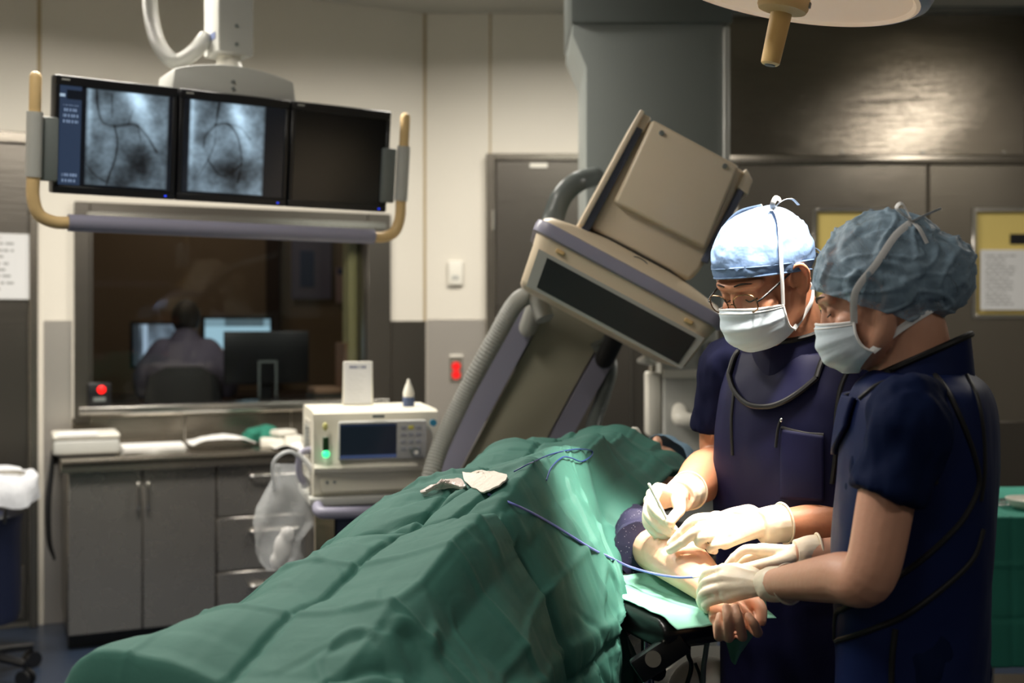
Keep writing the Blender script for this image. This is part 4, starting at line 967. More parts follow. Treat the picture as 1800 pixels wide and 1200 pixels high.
def drape_fn(i, j):
    s = SS[i]; t, z, a = cache[i][0][j], cache[i][1][j], cache[i][2][j]
    ss = s
    if s < 0:                                         # foot end falls down
        k = -s/.16; ss = -.05*math.sin(min(1, k*2.2)*1.5708)-.015*k; z = z-.4*max(0, k-.12)**1.1*(1 if z > .7 else 0)
        z = max(z, .58)
    onTop = 1 if z > 1.02 else .6
    # pressed folding lines, alternately raised and sunk, with softly pillowed squares between
    w = 0
    wob = .010*fbm(s*1.5, a*1.5, 1, 2)
    pil = 1
    for base, per, other, gn in ((s+wob+.05, .185, a, 1.45), (a-wob+.06, .165, s, 1)):
        k = round(base/per); d = base-k*per
        sg = 1 if ((k*7+3) % 3) else -1
        st_ = gn*(.45+.8*abs(noise.noise(Vector((other*2.3+k*5.1, k*1.7, .5)))))
        w += sg*.0095*ridge(d/.012)*st_ + sg*.015*ridge(d/.085)*st_ - .005*ridge(d/.014)*st_
        pil *= min(1, abs(d)/.06)
    w += .006*pil
    # soft billows and long wrinkles across the body
    w += .018*fbm(s*3.4+3, a*3.2, .3, 2)
    n1 = noise.noise(Vector((s*11+a*2.5, a*2.2, 4.0))); m1 = max(0, noise.noise(Vector((s*2.1, a*2.4, 21.0)))+.1)
    sd_ = 1 if a < .18 else .35
    w += sd_*(.030*n1*m1 + .026*m1*max(0, 1-abs(n1)*4))
    n2 = noise.noise(Vector((s*8-a*7, a*4+s*2, 9.0))); m2 = max(0, noise.noise(Vector((s*2.6+7, a*2.8, 31.0))))
    w -= .030*m2*max(0, 1-abs(n2)*4.5)
    n4 = noise.noise(Vector((s*13+a*9, a*5-s*6, 41.0))); m4 = max(0, noise.noise(Vector((s*3.1+11, a*3.3, 51.0)))+.05)
    w += .016*m4*max(0, 1-abs(n4)*7)
    n5 = noise.noise(Vector((s*19-a*2, a*3.0, 61.0))); w -= .010*m1*max(0, 1-abs(n5)*8)
    n3 = noise.noise(Vector((s*22+a*3, a*6, 15.0))); w += .003*n3
    if z < .98: w += .013*math.sin(s*17+3*fbm(s*2, 1))*min(1, (.98-z)/.2)
    # direction: outwards from the body
    up = Vector((0, 0, 1)); side = rv*(1 if t > 0 else -1)
    k = min(1, max(0, (abs(t)-.16)/.12)); k = k if z < 1.2 else k*.4
    nrm = (up*(1-k)+side*k).normalized()
    edge = 0
    if s > 1.42 and z > 1.1: edge = .02*((s-1.42)/.16)**2*(1 if t < .1 else .3)
    return T(ss, t, z+edge)+nrm*w
bm = NB()
vv = [[bm.verts.new(drape_fn(i, j)) for j in range(NV+1)] for i in range(NS+1)]
for i in range(NS):
    for j in range(NV): bm.faces.new((vv[i][j], vv[i+1][j], vv[i+1][j+1], vv[i][j+1]))
bmesh.ops.recalc_face_normals(bm, faces=bm.faces[:])
dme = bpy.data.meshes.new('d'); bm.to_mesh(dme); dbvh = bvh(dme); bpy.data.meshes.remove(dme)
thicken(bm, .0015)
dr = obj('surgical_drape', bm, M_DRAPE, smooth=180); tag(dr, 'large green surgical drape with folding creases over the patient', 'drape')

# ---- pale towel on the arm board
bmx = Matrix.Translation((be.x, be.y, 0)) @ Matrix.Rotation(BA, 4, 'Z')
def towel(u, v):
    x = -.33+.37*u; y = -.08+.2*v
    z = bz0+.011+.004*fbm(x*14, y*14)
    if y < -.086: z -= (-.086-y)*1.6
    if x > .0: z -= (x)*.25
    return bmx @ Vector((x, y, z))
o = sheet('arm_towel', towel, 60, 36, .0015, M_DRAPEL, smooth=180); tag(o, 'pale green towel spread over the black arm board', 'towel')
def flap(u, v):      # pointed corner hanging beyond the hand
    p = P(1345-18*v-10*u*v, 1062+100*u*(1-.35*v)+10*v, 2.06+.03*v); p.x -= .03*v*(1-u)
    return p+Vector((.004*math.sin(8*v), .008*math.sin(6*u+4*v), 0))
bm = NB()
L = [P(1340, 1040, 2.07), P(1346, 1070, 2.07), P(1322, 1120, 2.075), P(1290, 1164, 2.09), P(1275, 1130, 2.08), P(1262, 1070, 2.07)]
def flap2(u, v):
    a = np.array(cr([P(1318, 1035, 2.075), P(1348, 1058, 2.07), P(1340, 1100, 2.075), P(1292, 1165, 2.085)], 8)); b = np.array(cr([P(1300, 1040, 2.08), P(1278, 1085, 2.10), P(1276, 1120, 2.10), P(1288, 1164, 2.09)], 8))
    k = u*(len(a)-1); i = int(min(k, len(a)-2)); f = k-i
    A = Vector(a[i]*(1-f)+a[i+1]*f); B = Vector(b[i]*(1-f)+b[i+1]*f)
    return A.lerp(B, v)+Vector((0, .012*math.sin(v*5+u*2), 0))
o = sheet('towel_corner', flap2, 24, 14, .0015, M_DRAPEL, smooth=180); tag(o, 'corner of a pale green towel hanging down beyond the patient hand', 'towel')

# ---- wires and gauze on the drape
def surf_path(pix, tree=dbvh, off=.003):
    out = []
    for px_, py_ in pix:
        h = hit(tree, px_, py_, off)
        if h: out.append(h[0])
    return out
M_WIRE = mat('blue violet catheter', (120, 128, 205), .35)
M_WIRED = mat('dark blue wire', (40, 62, 130), .4)
w1 = surf_path([(858, 870), (895, 885), (930, 901), (968, 922), (1000, 942), (1040, 966), (1065, 978)])
w1 += [P(1105, 995, 2.2), P(1150, 1008, 2.12), P(1190, 1014, 2.06), P(1220, 1014, 2.03)]
bm = NB(); tube(bm, w1, .0023, 8, 6); cw = tag(obj('catheter', bm, M_WIRE), 'blue catheter running over the drape to the patient wrist', 'catheter')
bm = NB(); tube(bm, [P(1218, 1014, 2.03), P(1240, 1012, 2.015)], .0015, 8, 2); obj('needle_end', bm, M_WHITE, cw)
w2 = surf_path([(905, 832), (935, 815), (970, 801), (1005, 791), (1035, 793), (1038, 800), (1020, 812), (1000, 806), (985, 806), (968, 825), (958, 845)], off=.004)
bm = NB(); tube(bm, w2, .0013, 8, 6); tag(obj('guide_wire', bm, M_WIRED), 'thin dark blue wire looped over the chest of the drape', 'wire')
w3 = surf_path([(742, 868), (780, 858), (820, 860), (852, 868)], off=.004)
def gauze_obj(pix, label, name, m, seed):
    pts = [hit(dbvh, a, b, .004)[0] for a, b in pix]; c = sum(pts, Vector())/len(pts)
    bm = NB(); n = len(pts); out = cr([tuple(p) for p in pts+[pts[0]]], 4)[:-1]
    rr_ = []
    for k in (1, .8, .55, .3, .08):
        rr_.append([Vector(p).lerp(c, 1-k)+Vector((0, 0, .012*(1-k)+.006*abs(fbm(p[0]*60+seed, p[1]*60, k*3)))) for p in out])
    rings(bm, rr_, cap=False); bm.faces.new([v for v in list(bm.verts)[-len(out):]])
    thicken(bm, .003)
    return tag(obj(name, bm, m), label, 'gauze')
M_GAUZE = mat('white gauze', (236, 226, 214), .9, bump=.6, bscale=70)
gauze_obj([(815, 836), (850, 833), (888, 840), (890, 850), (868, 866), (845, 868), (820, 852)], 'folded white gauze pad on the drape', 'gauze_pad', M_GAUZE, 1)
gauze_obj([(740, 868), (770, 857), (805, 848), (815, 852), (820, 862), (790, 860), (760, 866), (742, 872)], 'twisted strip of clear packaging beside the gauze pad', 'packaging_strip', mat('pinkish clear wrap', (232, 214, 206), .3, alpha=.8, bump=.8, bscale=50), 4)
# ================================================================== OPERATING LAMP
LC = P(1384, -24, 2.14); LT = Vector((.295, 2.22, 1.12))
la = (LT-LC).normalized()
LQ = (-la).to_track_quat('Z', 'Y'); LM = Matrix.Translation(LC) @ LQ.to_matrix().to_4x4()
LSC = 1.04
ol = thing('operating_lamp', 'round operating lamp with a tan sterile handle above the two clinicians', 'surgical lamp', LC, LQ.to_euler()); ol.scale = (LSC,)*3
M_LAMPH = mat('lamp housing', (176, 178, 190), .3)
M_LENS = mat('glowing warm lens', (255, 235, 205), .3, emit=(255, 222, 180), estr=1.0)
ntl = M_LENS.node_tree; wv = ntl.nodes.new('ShaderNodeTexWave'); wv.inputs['Scale'].default_value = 60; wv.wave_type = 'BANDS'; tcl = ntl.nodes.new('ShaderNodeTexCoord'); bpl = ntl.nodes.new('ShaderNodeBump'); bpl.inputs['Strength'].default_value = .3
ntl.links.new(tcl.outputs['Object'], wv.inputs[0]); ntl.links.new(wv.outputs[1], bpl.inputs['Height']); ntl.links.new(bpl.outputs[0], ntl.nodes['Principled BSDF'].inputs['Normal'])
bm = NB(); lathe(bm, [(.222, -.002), (.236, -.008), (.25, 0), (.255, .014), (.25, .03), (.235, .05), (.18, .10), (.1, .13), (.001, .135), (.001, .125), (.09, .118), (.17, .09), (.215, .045), (.222, .02)], 64)
bm.faces.ensure_lookup_table(); obj('housing', bm, M_LAMPH, ol)
bm = NB(); lathe(bm, [(.001, .02), (.05, .02), (.21, .012), (.221, .003), (.221, .02), (.05, .03), (.001, .03)], 64); obj('lens', bm, M_LENS, ol)
bm = NB(); lathe(bm, [(.221, -.004), (.228, -.01), (.238, -.006), (.24, .002), (.221, .004)], 64); obj('rim_ring', bm, mat('warm rim', (240, 225, 205), .4, emit=(255, 214, 170), estr=.25), ol)
bm = NB(); lathe(bm, [(.001, .02), (.03, .02), (.03, -.012), (.044, -.014), (.046, -.02), (.046, -.038), (.043, -.044), (.02, -.05), (.001, -.05)], 40); obj('handle_collar', bm, M_TAN, ol)
bm = NB(); lathe(bm, [(.001, -.04), (.0195, -.045), (.019, -.07), (.0175, -.132), (.017, -.14), (.014, -.143), (.001, -.143)], 28); hh = obj('handle', bm, mat('sterile tan handle cover', (216, 180, 116), .6), ol)
bm = NB(); lathe(bm, [(.001, -.143), (.010, -.143), (.009, -.145), (.001, -.145)], 20); obj('handle_tip', bm, M_GREYD, hh)
bm = NB(); box(bm, -.005, .005, -.049, -.045, -.034, -.024, .001, 1); obj('release_button', bm, M_GREYD, ol)
bm = NB(); tube(bm, [(.20, .14, .075), (.27, .12, .06), (.29, .0, .05), (.26, -.13, .06), (.2, -.15, .075)], .018, 12, 6, round_ends=True); obj('side_grip', bm, M_LAV, ol)
bm = NB(); tube(bm, [LM @ Vector((0, 0, .12)), LM @ Vector((0, 0, .22)), LM @ Vector((.1, .1, .3)), Vector((LC.x+.4, LC.y+.1, 2.85)), Vector((LC.x+.5, LC.y+.1, CEIL))], .03, 14, 6); obj('arm', bm, M_GREYP, ol, world=True)
bm = NB(); cyl(bm, (LC.x+.5, LC.y+.1, CEIL-.06), (LC.x+.5, LC.y+.1, CEIL), .12, .14); obj('ceiling_mount', bm, M_GREYP, ol, world=True)
for k in range(6):      # six converging beams of the lamp head
    a = R(60*k+30); sp = bpy.data.lights.new('operating_spot', 'SPOT'); sp.energy = LAMP_WATTS/6; sp.spot_size = R(34); sp.spot_blend = .9; sp.shadow_soft_size = .05; sp.color = (1, .915, .80)
    so = bpy.data.objects.new('operating_spot', sp); C.objects.link(so); so.parent = ol; so.location = (.16*math.cos(a), .16*math.sin(a), -.012)
    q = Vector((0, 0, -(LT-LC).length/LSC))-so.location; so.rotation_euler = (-q).to_track_quat('Z', 'Y').to_euler()

# ================================================================== GREEN INSTRUMENT TABLE (right)
tx0, tx1, ty0, ty1, tz = P(1722, 0, 3.58).x, 2.55, 3.58, 4.22, .945
it = thing('instrument_table', 'steel instrument table under a green drape at the right edge', 'table', ((tx0+tx1)/2, (ty0+ty1)/2, 0))
bm = NB(); box(bm, tx0+.01, tx1-.01, ty0+.01, ty1-.01, tz-.03, tz-.004, .004, 1); obj('tabletop', bm, M_STEEL, it, world=True)
for x in (tx0+.05, tx1-.05):
    for y in (ty0+.05, ty1-.05):
        bm = NB(); cyl(bm, (x, y, .06), (x, y, tz-.03), .016, n=12); lg = obj('leg', bm, M_STEELP, it, world=True)
        bm = NB(); cyl(bm, (x-.012, y, .03), (x+.012, y, .03), .03, n=16); obj('caster', bm, M_BLACK, lg, world=True)
bm = NB(); box(bm, tx0+.05, tx1-.05, ty0+.05, ty1-.05, .25, .27); obj('lower_shelf', bm, M_STEEL, it, world=True)
def tdr(u, v):
    # u around: front hang (0-.42), top (.42-1); v along x
    x = tx0-.012+(tx1-tx0+.02)*v
    def cre(a, per, amp): 
        k = round(a/per); return amp*ridge((a-k*per)/.012)*(1 if k % 2 else -1)
    L = u*1.1
    if L < .47:
        z = tz-.47+L; y = ty0-.006-.012*math.sin(x*9+1)*(1-L/.47)+cre(L+.02, .17, .005)+cre(x-.03, .22, .004)
    else:
        y = ty0-.003+(L-.47); z = tz+.002+cre(y, .2, .004)+cre(x-.03, .22, .003)+.002*fbm(x*9, y*9)
    return Vector((x, y, z))
o = sheet('table_drape', tdr, 150, 130, .0015, cloth_mat('teal green table drape', (44, 130, 112)), smooth=180); tag(o, 'green drape with folding creases over the instrument table', 'drape')
def side(u, v):
    y = ty0-.004+.63*v; z = tz-.47+.475*u
    return Vector((tx0-.016-.012*(1-u)*math.sin(y*12), y, z))
bm = NB(); grid(bm, side, 30, 40); thicken(bm, .0015); obj('side_flap', bm, o.data.materials[0], o, smooth=180)
# instruments
def clampobj(px, py, rz, label):
    d = .6*FPX/(py-570); q = P(px, py, d); t = thing('surgical_clamp', label, 'clamp', (q.x, q.y, tz+.012), (0, 0, rz), 'instruments on the green table')
    for s in (-1, 1):
        bm = NB(); tube(bm, [(s*.018, -.05, 0), (s*.004, .0, 0), (-s*.003, .05, 0)], .003, 8, 4); hf = obj('blade', bm, M_CHROME, t)
        bm = NB(); tube(bm, [(s*.018+.012*math.cos(a), -.06+.012*math.sin(a), 0) for a in [R(w) for w in range(0, 361, 30)]], .003, 8, 2); obj('finger_ring', bm, M_CHROME, hf)
clampobj(1744, 886, R(15), 'open steel clamp beside the woman at the table edge'); clampobj(1770, 880, R(-50), 'steel clamp next to the white dish')
q = P(1795, 893, .6*FPX/323); t = thing('dish', 'white dish with instruments on the green table', 'dish', (q.x+.04, q.y, tz+.006))
bm = NB(); lathe(bm, [(.001, 0), (.06, 0), (.075, .012), (.085, .03), (.081, .03), (.07, .014), (.058, .005), (.001, .005)], 32); obj('bowl', bm, M_WHITE, t)
bm = NB(); cyl(bm, (-.03, -.03, .012), (.04, .05, .03), .004, n=8); obj('stirrer', bm, M_STEELP, t)

# ================================================================== EQUIPMENT TOWER behind the clinicians
D = 4.7
et = thing('equipment_tower', 'light grey equipment tower with side handle behind the tilted detector', 'medical equipment', (P(1210, 0, D).x, D, 0))
bm = NB(); box(bm, P(1166, 0, D).x, P(1262, 0, D).x, D, D+.4, .1, P(0, 560, D).z, .012, 3); obj('cabinet', bm, mat('pale grey enamel', (172, 172, 166), .4), et, world=True)
bm = NB(); box(bm, P(1140, 0, D).x, P(1164, 0, D).x, D+.02, D+.16, P(0, 768, D).z, P(0, 655, D).z, .01, 2); obj('side_module', bm, M_WHITE, et, world=True)
bm = NB(); cyl(bm, (P(1152, 0, D).x, D+.09, .1), (P(1152, 0, D).x, D+.09, P(0, 540, D).z), .016, n=14); obj('pole', bm, M_STEELP, et, world=True)
bm = NB(); tube(bm, [P(1125, 634, D), P(1140, 630, D), P(1150, 622, D+.06), P(1156, 600, D+.08)], [.012, .03, .035, .02], 12, 4, round_ends=True); obj('clamp', bm, M_WHITE, et, world=True)
bm = NB(); tube(bm, [P(1194, 720, D), P(1196, 735, D-.05), P(1215, 740, D-.07), P(1245, 738, D-.07)], [.03, .034, .032, .032], 14, 5, round_ends=True); obj('handle', bm, M_WHITE, et, world=True)
bm = NB(); box(bm, P(1165, 0, D).x, P(1235, 0, D).x, D-.006, D+.01, P(0, 664, D).z, P(0, 650, D).z, .002, 1); obj('shelf_edge', bm, M_WHITE, et, world=True)
for x in (1234, 1248):
    bm = NB(); box(bm, P(x, 0, D).x-.005, P(x, 0, D).x+.005, D-.006, D+.002, P(0, 760, D).z, P(0, 600, D).z); obj('groove', bm, M_GREYD, et, world=True)
for x, y in ((1196, 780), (1196, 800)):
    bm = NB(); cyl(bm, P(x, y, D), P(x, y, D-.012), .01, n=12); obj('port', bm, M_GREYD, et, world=True)
bm = NB(); box(bm, P(1130, 0, D).x, P(1262, 0, D).x, D-.02, D+.45, .02, .1, .01, 2); obj('base', bm, M_GREYD, et, world=True)
bm = NB(); box(bm, P(1190, 0, D).x, P(1300, 0, D).x, D-.06, D-.0, P(0, 830, D).z, P(0, 812, D).z, .006, 1); obj('tray', bm, M_WHITE, et, world=True)

# ================================================================== WASTE STAND (left edge)
q = P(-38, 1180, 4.95)
wb_ = thing('waste_stand', 'wheeled waste stand with five black castors and a white liner at the left edge', 'waste bin', (q.x, q.y, 0))
bm = NB(); tube(bm, [(.2*math.cos(R(w)), (.2*math.sin(R(w))), .88) for w in range(0, 361, 15)], .012, 8, 2); obj('ring', bm, M_STEELP, wb_)
for k in range(5):
    a = R(-18+72*k); bm = NB(); e = Vector((math.cos(a)*.25, math.sin(a)*.25, 0))
    tube(bm, [(0, 0, .115), (e.x*.5, e.y*.5, .11), (e.x, e.y, .095)], [.026, .02, .017], 10, 4); lg = obj('leg', bm, M_BLACK, wb_)
    bm = NB(); n = Vector((-e.y, e.x, 0)).normalized()
    for s in (-1, 1): cyl(bm, Vector((e.x, e.y, .036))+n*s*.008, Vector((e.x, e.y, .036))+n*s*.024, .036, n=18)
    cyl(bm, (e.x, e.y, .04), (e.x, e.y, .1), .009, n=8); obj('caster', bm, M_BLACK, lg)
bm = NB(); lathe(bm, [(.001, .09), (.05, .09), (.045, .14), (.025, .16), (.022, .27), (.001, .27)], 20); obj('post', bm, M_BLACK, wb_)
for k in range(3):
    a = R(90+120*k); bm = NB(); cyl(bm, (.2*math.cos(a), .2*math.sin(a), .88), (.175*math.cos(a), .175*math.sin(a), .7), .008, n=8); obj('ring_support', bm, M_STEELD, wb_)
bm = NB(); L = []
for z, r_ in ((.77, .12), (.82, .165), (.87, .19), (.9, .205), (.902, .222), (.88, .236), (.83, .245), (.775, .24)):
    L.append([Vector(((r_+.008*math.sin(9*a+z*30))*math.cos(a), (r_+.008*math.sin(7*a+z*20))*math.sin(a), z+.01*math.sin(5*a))) for a in [2*math.pi*k/48 for k in range(48)]])
rings(bm, L, cap=False); thicken(bm, .002)
for v in bm.verts: v.co += Vector((1, 1, .5))*.01*fbm(v.co.x*20, v.co.y*20, v.co.z*16)
obj('liner', bm, mat('white translucent liner', (226, 228, 232), .35, alpha=.86, bump=.5, bscale=20), wb_)
bm = NB(); lathe(bm, [(.001, .26), (.16, .26), (.17, .3), (.17, .68), (.178, .7), (.178, .72), (.001, .72)], 28); obj('tub', bm, mat('dark blue tub', (22, 28, 52), .4), wb_)
# ================================================================== THE TWO CLINICIANS
M_SKINM = mat('tanned skin', (206, 142, 108), .45, sub=.10, var=.06, vscale=40, bump=.08, bscale=120)
M_SKINW = mat('fair skin', (204, 152, 126), .47, sub=.10, var=.04, vscale=40, bump=.06, bscale=120)
M_GLOVE = mat('cream latex glove', (238, 222, 198), .45, sub=.08, bump=.12, bscale=55)
M_NAVY = mat('navy lead apron', (18, 19, 52), .6, spec=.18, bump=.16, bscale=9, var=.05)
M_NAVYW = mat('blue lead apron', (12, 26, 68), .6, spec=.18, bump=.16, bscale=9, var=.05)
M_SCRUB = mat('dark navy scrubs', (13, 16, 44), .8, spec=.1, bump=.3, bscale=12)
M_PIPE = mat('black binding tape', (12, 12, 14), .6)
M_MASK = mat('pale blue face mask', (204, 218, 228), .7, bump=.15, bscale=30)
M_TAPE = mat('white mask tape', (238, 238, 238), .7)
M_HAIR = mat('black hair', (20, 15, 13), .5, bump=.5, bscale=120, bstretch=(1, 1, .3))
M_LASH = mat('dark brow and lashes', (30, 20, 16), .7)
def HMAT(org, yaw, pitch, roll=0, sc=1):
    f = Vector((-math.sin(R(yaw)), -math.cos(R(yaw)), 0)); z = Vector((0, 0, 1))
    fp = f*math.cos(R(pitch))-z*math.sin(R(pitch)); up = z*math.cos(R(pitch))+f*math.sin(R(pitch)); rt_ = fp.cross(up)
    M = Matrix((rt_, fp, up)).transposed().to_4x4()
    return Matrix.Translation(org) @ M @ Matrix.Rotation(R(roll), 4, 'Y') @ Matrix.Scale(sc, 4)
def head_blobs(bm, M, female=False):
    b2 = NB()
    ell(b2, (0, -.012, .03), (.076, .097, .09), u=28, v=20)
    ell(b2, (0, .03, -.03), (.061, .066, .085), u=24, v=16)
    ell(b2, (0, .062, -.098), (.027, .026, .022))
    for s in (-1, 1):
        tube(b2, [(s*.06, -.005, -.04), (s*.055, .02, -.075), (s*.028, .06, -.1)], [.02, .02, .02], round_ends=True)
        ell(b2, (s*.044, .062, -.03), (.022, .024, .018))
        ell(b2, (s*.031, .078, -.001), (.015, .012, .011))
        # ear: flattened disc with a raised rim
        E = Matrix.Translation((s*(.070 if female else .079), .0, -.008)) @ Matrix.Rotation(R(-12), 4, 'X') @ Matrix.Rotation(s*R(22), 4, 'Z')
        k = .7 if female else 1
        tube(b2, [E @ Vector(q) for q in ((0, .014, -.005), (.003*s, .016, .014), (.006*s, .004, .031), (.008*s, -.014, .028), (.008*s, -.021, .008), (.004*s, -.014, -.014), (0, -.004, -.027), (-.002*s, .006, -.026))], [.0055*k, .0055*k, .0055*k, .0058*k, .0058*k, .0058*k, .0075*k, .006*k], 10, 4, round_ends=True)
        ell(b2, E @ Vector((-.002*s, -.002, .002)), (.005, .017, .026), E.to_3x3().to_4x4())
    tube(b2, [(-.048, .072, .02), (-.02, .09, .022), (.02, .09, .022), (.048, .072, .02)], .0105, round_ends=True)
    tube(b2, [(0, .09, .012), (0, .101, -.014), (0, .11, -.036)], [.009, .010, .012], round_ends=True)
    ell(b2, (0, .098, -.068), (.024, .012, .012))
    for v in b2.verts: v.co = M @ v.co
    me = bpy.data.meshes.new('t'); b2.to_mesh(me); b2.free(); bm.from_mesh(me); bpy.data.meshes.remove(me)
def shell_cut(bm, planes):
    for co, no in planes:
        bmesh.ops.bisect_plane(bm, geom=bm.verts[:]+bm.edges[:]+bm.faces[:], plane_co=co, plane_no=no, clear_outer=True)
def mask_pts(u, v):
    a = u*R(76); yf = float(np.interp(v, [0, .25, .5, .75, .92, 1], [.119, .132, .136, .126, .105, .082]))
    c = max(0, math.cos(a))**.85
    y = .022+(yf-.022)*c; x = .073*math.sin(a)/math.sin(R(76))*(1-.10*abs(v-.35))
    zt = -.012-.024*abs(u)**1.5; zb = -.120+.026*abs(u)**1.6
    z = zt+(zb-zt)*v
    pl = .0022*math.sin(v*math.pi*7)*c
    return Vector((x, y+pl, z))
def make_mask(par, M, flare=0):
    o = sheet('face_mask', lambda u, v: M @ (mask_pts(2*u-1, v)*1.0), 40, 40, .0016, M_MASK, par, world=True, smooth=60)
    bm = NB(); tube(bm, [M @ mask_pts(q, 0) for q in np.linspace(-1, 1, 15)], .0022, 6, 2); tube(bm, [M @ mask_pts(q, .06) for q in np.linspace(-1, 1, 15)], .0012, 6, 2)
    tube(bm, [M @ mask_pts(1, q) for q in np.linspace(0, 1, 8)], .0022, 6, 2); tube(bm, [M @ mask_pts(-1, q) for q in np.linspace(0, 1, 8)], .0022, 6, 2); obj('edge_tape', bm, M_TAPE, o, world=True)
    return o
def ribbon(bm, pts, w=.005, th=.0007, per=8, up=None): tube(bm, pts, [(th, w)]*len(pts), 8, per, up=up)
def on_head(tree, M, p, off=.003):
    """point pushed out from the head's middle line onto the surface of a shell"""
    o = M @ Vector((0, -.01, .01)); d = ((M @ Vector(p))-o).normalized()
    loc, n, i, dist = tree.ray_cast(o+d*.4, -d)
    return (loc+d*off) if loc is not None else M @ Vector(p)
def glove(par, cuff, wrist, cr_, fingers, thumb, m=M_GLOVE, fr=.0102, name='glove', palm=.0135):
    bm = NB()
    ax = (cuff-wrist).normalized()
    tube(bm, [cuff, cuff.lerp(wrist, .5), wrist], [cr_, cr_*.94, cr_*.84], 20, 8)
    for k, f in enumerate(fingers):
        q = [P(*p) for p in f]; sc = (1, 1.02, .98, .86)[k]
        tube(bm, [wrist.lerp(q[0], .05), wrist.lerp(q[0], .6), q[0]], [cr_*.55, palm*1.1, palm*1.02], 12, 5, round_ends=True)
        rr_ = [fr*1.1*sc]+[fr*sc*(1-.09*i) for i in range(len(q)-1)]
        tube(bm, q, rr_, 12, 6, round_ends=True)
        for p in q[1:-1]: ell(bm, p, (fr*sc*1.02,)*3, u=10, v=8)
    for a, b in zip(fingers[:-1], fingers[1:]):
        A, B = P(*a[0]), P(*b[0]); tube(bm, [wrist.lerp((A+B)/2, .2), (A+B)/2+(wrist-(A+B)/2)*.12], [cr_*.5, palm*.95], 12, 4, round_ends=True)
    c_, d_ = P(*fingers[2][0]), P(*fingers[3][0]); ell(bm, (c_+d_)/2, (palm,)*3); ell(bm, ((c_+d_)/2).lerp((P(*fingers[2][1])+P(*fingers[3][1]))/2, .5), (fr,)*3)
    q = [P(*p) for p in thumb]; tube(bm, [wrist.lerp(q[0], .3)]+q, [palm*1.1, palm*1.15]+[fr*(1.15-.1*i) for i in range(len(q)-1)], 12, 6, round_ends=True)
    me = remesh(bm, .0022, 4, .45)
    co = vget(me); no = nget(me); W = np.array(wrist); A = np.array(ax)
    h = (co-W)@A
    wr_ = np.array([noise.noise(Vector((x*40, y*40, z*40))) for x, y, z in co])
    L = (cuff-wrist).length
    fold = .0016*np.sin((h/.011)+2.5*wr_)*np.exp(-((h-L*.25)/(.028))**2)
    co += no*(fold[:, None]+.0007*wr_[:, None]); vset(me, co)
    o = link(name, me, m, par, world=True, smooth=180)
    bm = NB(); fr_ = frames([tuple(wrist), tuple(cuff)]); p, t, a, b = fr_[-1]
    tube(bm, [cuff+a*math.cos(w)*(cr_+.001)+b*math.sin(w)*(cr_+.001) for w in [2*math.pi*k/24 for k in range(25)]], .0022, 8, 2); obj('cuff_bead', bm, m, o, world=True)
    return o
def torso_tube(bm, secs, f, n=40):
    """secs: (centre, half depth, half width); flattened front, square shoulders"""
    left = Vector((0, 0, 1)).cross(f); L = []
    q = cr([tuple(c)+(d, w) for c, d, w in secs], 6)
    for v in q:
        c = Vector(v[:3]); ring = []
        for k in range(n):
            a = 2*math.pi*k/n; ca, sa = math.cos(a), math.sin(a); e = .82
            ring.append(c+f*(v[3]*math.copysign(abs(ca)**e, ca))+left*(v[4]*math.copysign(abs(sa)**e, sa)))
        L.append(ring)
    return rings(bm, L)
def cloth_noise(me, amp, sc, seed=0, folds=0, zlo=0, zhi=9):
    co = vget(me); no = nget(me)
    w = np.array([noise.fractal(Vector((x*sc+seed, y*sc, z*sc*.6)), 1, 2, 3) for x, y, z in co])*amp
    if folds:
        ang = np.arctan2(co[:, 1]-co[:, 1].mean(), co[:, 0]-co[:, 0].mean())
        w += folds*np.sin(ang*9+w*200)*np.clip((1.05-co[:, 2])/.35, 0, 1)
    vset(me, co+no*w[:, None]); return me
def pipe_path(tree, pix, off=.002):
    out = []
    for a, b in pix:
        h = hit(tree, a, b, off)
        if h: out.append(h[0])
    return out
def piping(par, tree, pix, r=.005, name='binding', off=.0):
    r *= .75
    pts = pipe_path(tree, [tuple(q) for q in cr(pix, 5)], off)
    if len(pts) > 2:
        bm = NB(); tube(bm, pts, r, 8, 2); obj(name, bm, M_PIPE, par, world=True)
def onto(tree, p, d, off=0):
    loc, n, i, dist = tree.ray_cast(p, d); return (loc-d*off) if loc is not None else None
def legs(par, hip, f, m_tr, hipw=.09):
    left = Vector((0, 0, 1)).cross(f)
    bm = NB(); torso_tube(bm, [(Vector((hip.x, hip.y, 1.0)), .1, .15), (Vector((hip.x, hip.y, .9)), .11, .165), (Vector((hip.x, hip.y, .8)), .1, .16)], f)
    for s in (-1, 1):
        a = Vector((hip.x, hip.y, 0))+left*s*hipw
        tube(bm, [a+Vector((0, 0, .86)), a+Vector((0, 0, .5))+f*.015, a+Vector((0, 0, .08))+left*s*.01], [.088, .072, .068], 20, 6)
    link('scrub_trousers', cloth_noise(remesh(bm, .012, 4), .008, 9), m_tr, par, world=True)
    for s in (-1, 1):
        a = Vector((hip.x, hip.y, 0))+left*s*(hipw+.008)
        bm = NB(); tube(bm, [a-f*.07+Vector((0, 0, .045)), a+f*.03+Vector((0, 0, .05)), a+f*.13+Vector((0, 0, .035)), a+f*.19+Vector((0, 0, .028))], [(.045, .038), (.05, .043), (.035, .048), (.024, .036)], 16, 5, up=(0, 0, 1), round_ends=True)
        for v in bm.verts: v.co.z = max(v.co.z, .002)
        obj('shoe', bm, mat('white clog', (206, 206, 204), .5), par, world=True)
